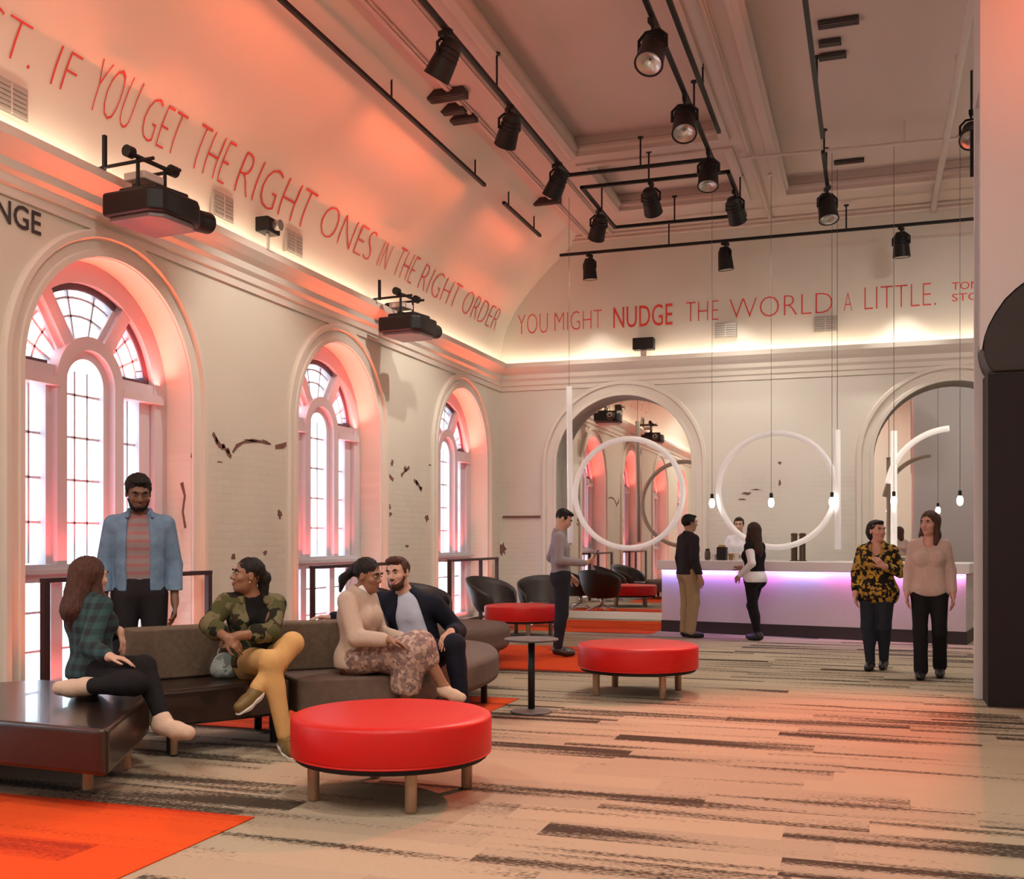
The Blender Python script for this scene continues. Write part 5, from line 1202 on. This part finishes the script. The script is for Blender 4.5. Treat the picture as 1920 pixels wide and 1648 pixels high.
# 9 woman in the camouflage jacket
J = PXJ(dict(hipR=(468, 1240, 7.42), hipL=(512, 1240, 7.52), knL=(548, 1206, 7.12), anL=(478, 1296, 6.92), toL=(448, 1326, 6.82), knR=(506, 1240, 6.98), anR=(535, 1386, 7.02), toR=(547, 1410, 6.86),
             shR=(424, 1130, 7.36), shL=(518, 1132, 7.50), neck=(470, 1115, 7.42), head=(464, 1079, 7.36), elR=(392, 1172, 7.18), wrR=(424, 1196, 7.02), elL=(508, 1186, 7.26), wrL=(446, 1192, 7.04)))
J.update(head_fwd=-.86 * r_ - .50 * c_ + .12 * u_, lowL=-.02); limb_report('camo', J)
f = Fig('seated laughing woman in a camouflage jacket with crossed legs, middle of the sofa', O3, 0, J, build=1.0, fem=True, res=.006)
f.body(PM['skin_dark2'], handR=dict(d=.75 * r_ - .5 * u_, n=-.5 * u_ + .6 * c_, curl=.5), handL=dict(d=-.9 * r_ - .15 * u_, n=-.6 * u_ + .5 * c_, curl=.5)); f.face(brow=PM['hair_black'], lip=(.22, .07, .055), teeth=True)
f.top(PM['blacktop'], .012, .3, 'black_top', hem=-.02, h=.008)
wedge = opening(f, .07, .10, -.015)
f.top(PM['camo'], .024, 1.45, 'camouflage_jacket', hem=.0, cuts=wedge, h=.009, cuff=.014); f.collar(PM['camo'], .018, .070, .085, .05); f.trousers(PM['mustard'], .014, 1.93, waist=.05, h=.008); f.shoes(PM['olive'], .010, .006, sole=PM['sole'])
f.hair(PM['hair_black'], [('E', (0, -.02, .042), (.082, .098, .088)), ('E', (0, -.105, .0), (.045, .05, .05)), ('C', (0, -.12, -.01), (.02, -.13, -.14), .040, .034), ('C', (.02, -.13, -.14), (.03, -.10, -.22), .034, .02), ('-', (0, .10, -.035), (.078, .075, .098)), ('-', (0, -.01, -.11), (.11, .08, .075))], h=.006)
solid('earring', [ell(J['head'] + f.R @ V3(-.086, .004, -.045), V3(.008, .008, .008))], .003, mat('gold', (.7, .5, .2), .3, .9), f.root); solid('earring', [ell(J['head'] + f.R @ V3(.086, .004, -.045), V3(.008, .008, .008))], .003, bpy.data.materials['gold'], f.root)
# 10 woman in the beige jumper and mottled skirt
J = PXJ(dict(hipR=(668, 1236, 7.62), hipL=(676, 1232, 7.84), knR=(766, 1222, 7.50), anR=(757, 1336, 7.56), toR=(785, 1358, 7.46), knL=(788, 1211, 7.58), anL=(834, 1290, 7.56), toL=(866, 1308, 7.50),
             shR=(652, 1126, 7.56), shL=(690, 1122, 7.86), neck=(676, 1112, 7.72), head=(690, 1079, 7.70), elR=(668, 1196, 7.46), wrR=(726, 1200, 7.38), elL=(712, 1188, 7.92), wrL=(756, 1198, 7.72)))
J.update(head_fwd=.90 * r_ - .38 * c_ - .16 * u_, lowL=-.03); limb_report('beige', J)
f = Fig('seated woman in a beige jumper and mottled skirt, on the sofa', O3, 0, J, build=.98, fem=True, res=.006)
f.body(PM['skin_dark2'], handR=dict(d=.9 * r_ - .15 * u_, n=-u_, curl=.35), handL=dict(d=.8 * r_ - .2 * c_ - .2 * u_, n=-u_, curl=.35)); f.face(brow=PM['hair_black'], lip=(.22, .08, .06))
f.top(PM['beige'], .026, 1.85, 'jumper', hem=-.05, h=.009, hip=1.06); f.shoes(PM['suede'], .006)
solid('collar', [cap(J['neck'] - f.up * .03 - f.fc * .02, J['neck'] + f.up * .025 + f.fc * .02, .078, .068), sub_c(J['neck'] + f.up * .03, J['neck'] + f.up * .2, .056, .07)], .006, PM['white'], f.root)
kR, kL, hR, hL = J['knR'], J['knL'], J['hipR'], J['hipL']
sk = [cap(hR, kR, .115, .10, .06), cap(hL, kL, .115, .10, .06), cap(kR, lerp(kR, J['anR'], .55), .10, .10, .06), cap(kL, lerp(kL, J['anL'], .30), .10, .085, .06), cap(lerp(kL, kR, .5), lerp(kR, J['anR'], .5), .10, .09, .06)]
solid('skirt', sk + [sub_e(lerp(kR, J['anR'], .78), V3(.10, .10, .10))], .009, PM['skirt'], f.root)
f.hair(PM['hair_black'], [('E', (0, -.02, .042), (.083, .099, .089)), ('E', (0, -.10, .03), (.05, .05, .05)), ('C', (0, -.12, .02), (0, -.20, -.06), .034, .030), ('C', (0, -.20, -.06), (0, -.21, -.15), .030, .014), ('-', (0, .10, -.035), (.078, .075, .098)), ('-', (0, -.01, -.11), (.11, .08, .075))], h=.006)
# 11 man in the navy jacket
J = PXJ(dict(hipR=(768, 1228, 8.30), hipL=(810, 1230, 8.18), knR=(800, 1216, 8.02), anR=(812, 1340, 7.96), toR=(832, 1356, 7.82), knL=(852, 1208, 7.80), anL=(868, 1338, 7.82), toL=(892, 1358, 7.68),
             shR=(716, 1126, 8.30), shL=(814, 1132, 8.12), neck=(760, 1112, 8.22), head=(746, 1075, 8.16), elR=(668, 1166, 8.50), wrR=(622, 1158, 8.36), elL=(858, 1184, 8.24), wrL=(846, 1184, 7.86)))
J.update(head_fwd=-.40 * r_ - .90 * c_ - .05 * u_, head_up=-.12 * r_ + u_); limb_report('navy', J)
f = Fig('seated bearded man in a navy jacket and pale blue shirt', O3, 0, J, build=1.02, hs=1.02, res=.006)
f.body(PM['skin_light'], handL=dict(d=-.45 * r_ - .65 * c_ - .45 * u_, n=-.8 * u_ - .2 * r_, curl=.45), handR=dict(d=-.95 * r_ + .1 * u_, n=-u_, curl=.3)); f.face(brow=PM['hair_brown'], teeth=True)
f.top(PM['paleshirt'], .012, .3, 'shirt', hem=-.02, h=.008, extra=[ell(lerp(f.pel, f.chest_top, .3) + f.fc * .04, V3(.12, .11, .14), np.stack([f.side_c, f.fc, f.up], 1), .05)])
wedge = opening(f, .095, .19, -.05, fwd=.125)
f.top(PM['navy'], .028, 1.9, 'jacket', hem=.0, cuts=wedge, h=.009, extra=[]); f.collar(PM['navy'], .017, .070, .095, .10); solid('shirt_collar', [cap(f.J['neck'] + f.up * .02 + q * f.side_c * .052, f.J['neck'] - f.up * .035 + f.fc * .085 + q * f.side_c * .045, .014, .010) for q in (-1, 1)], .005, PM['paleshirt'], f.root); f.trousers(PM['navy'], .018, 1.95, waist=.06, h=.009); f.shoes(PM['shoeblack'])
f.hair(PM['hair_chest'], SHORT + [('E', (0, .04, .10), (.058, .05, .028))], h=.006)
f.hair(PM['hair_chest'], [('E', (0, .034, -.085), (.054, .058, .044)), ('C', (.064, .03, -.035), (.045, .055, -.08), .013, .014), ('C', (-.064, .03, -.035), (-.045, .055, -.08), .013, .014), ('E', (0, .094, -.046), (.022, .01, .005)), ('-', (0, .105, -.061), (.024, .05, .010))], h=.004, name='beard')
# ---- the bag on the sofa
b0 = W(421, 1268, 7.42); b0.z = .443
root = empty('tote_bag', b0, .4, 'small grey green bag on the sofa seat beside the woman in the camouflage jacket', 'bag')
bm_ = spots('bag_print', (.16, .20, .19), [(.30, .34, .32), (.20, .24, .20), (.38, .40, .38)], 20)
solid('body', [ell((0, 0, .09), (.085, .045, .088)), cap((-.05, 0, .05), (.05, 0, .05), .045, None, .04), cut((0, 0, .003), (0, 0, -1))], .006, bm_, root)
MB().tube([(-.045, 0, .15)] + [(-.045 * math.cos(PI * k / 8), 0, .16 + .07 * math.sin(PI * k / 8)) for k in range(9)] + [(.045, 0, .15)], .007, 8).build('handle', bm_, root, smooth=True)
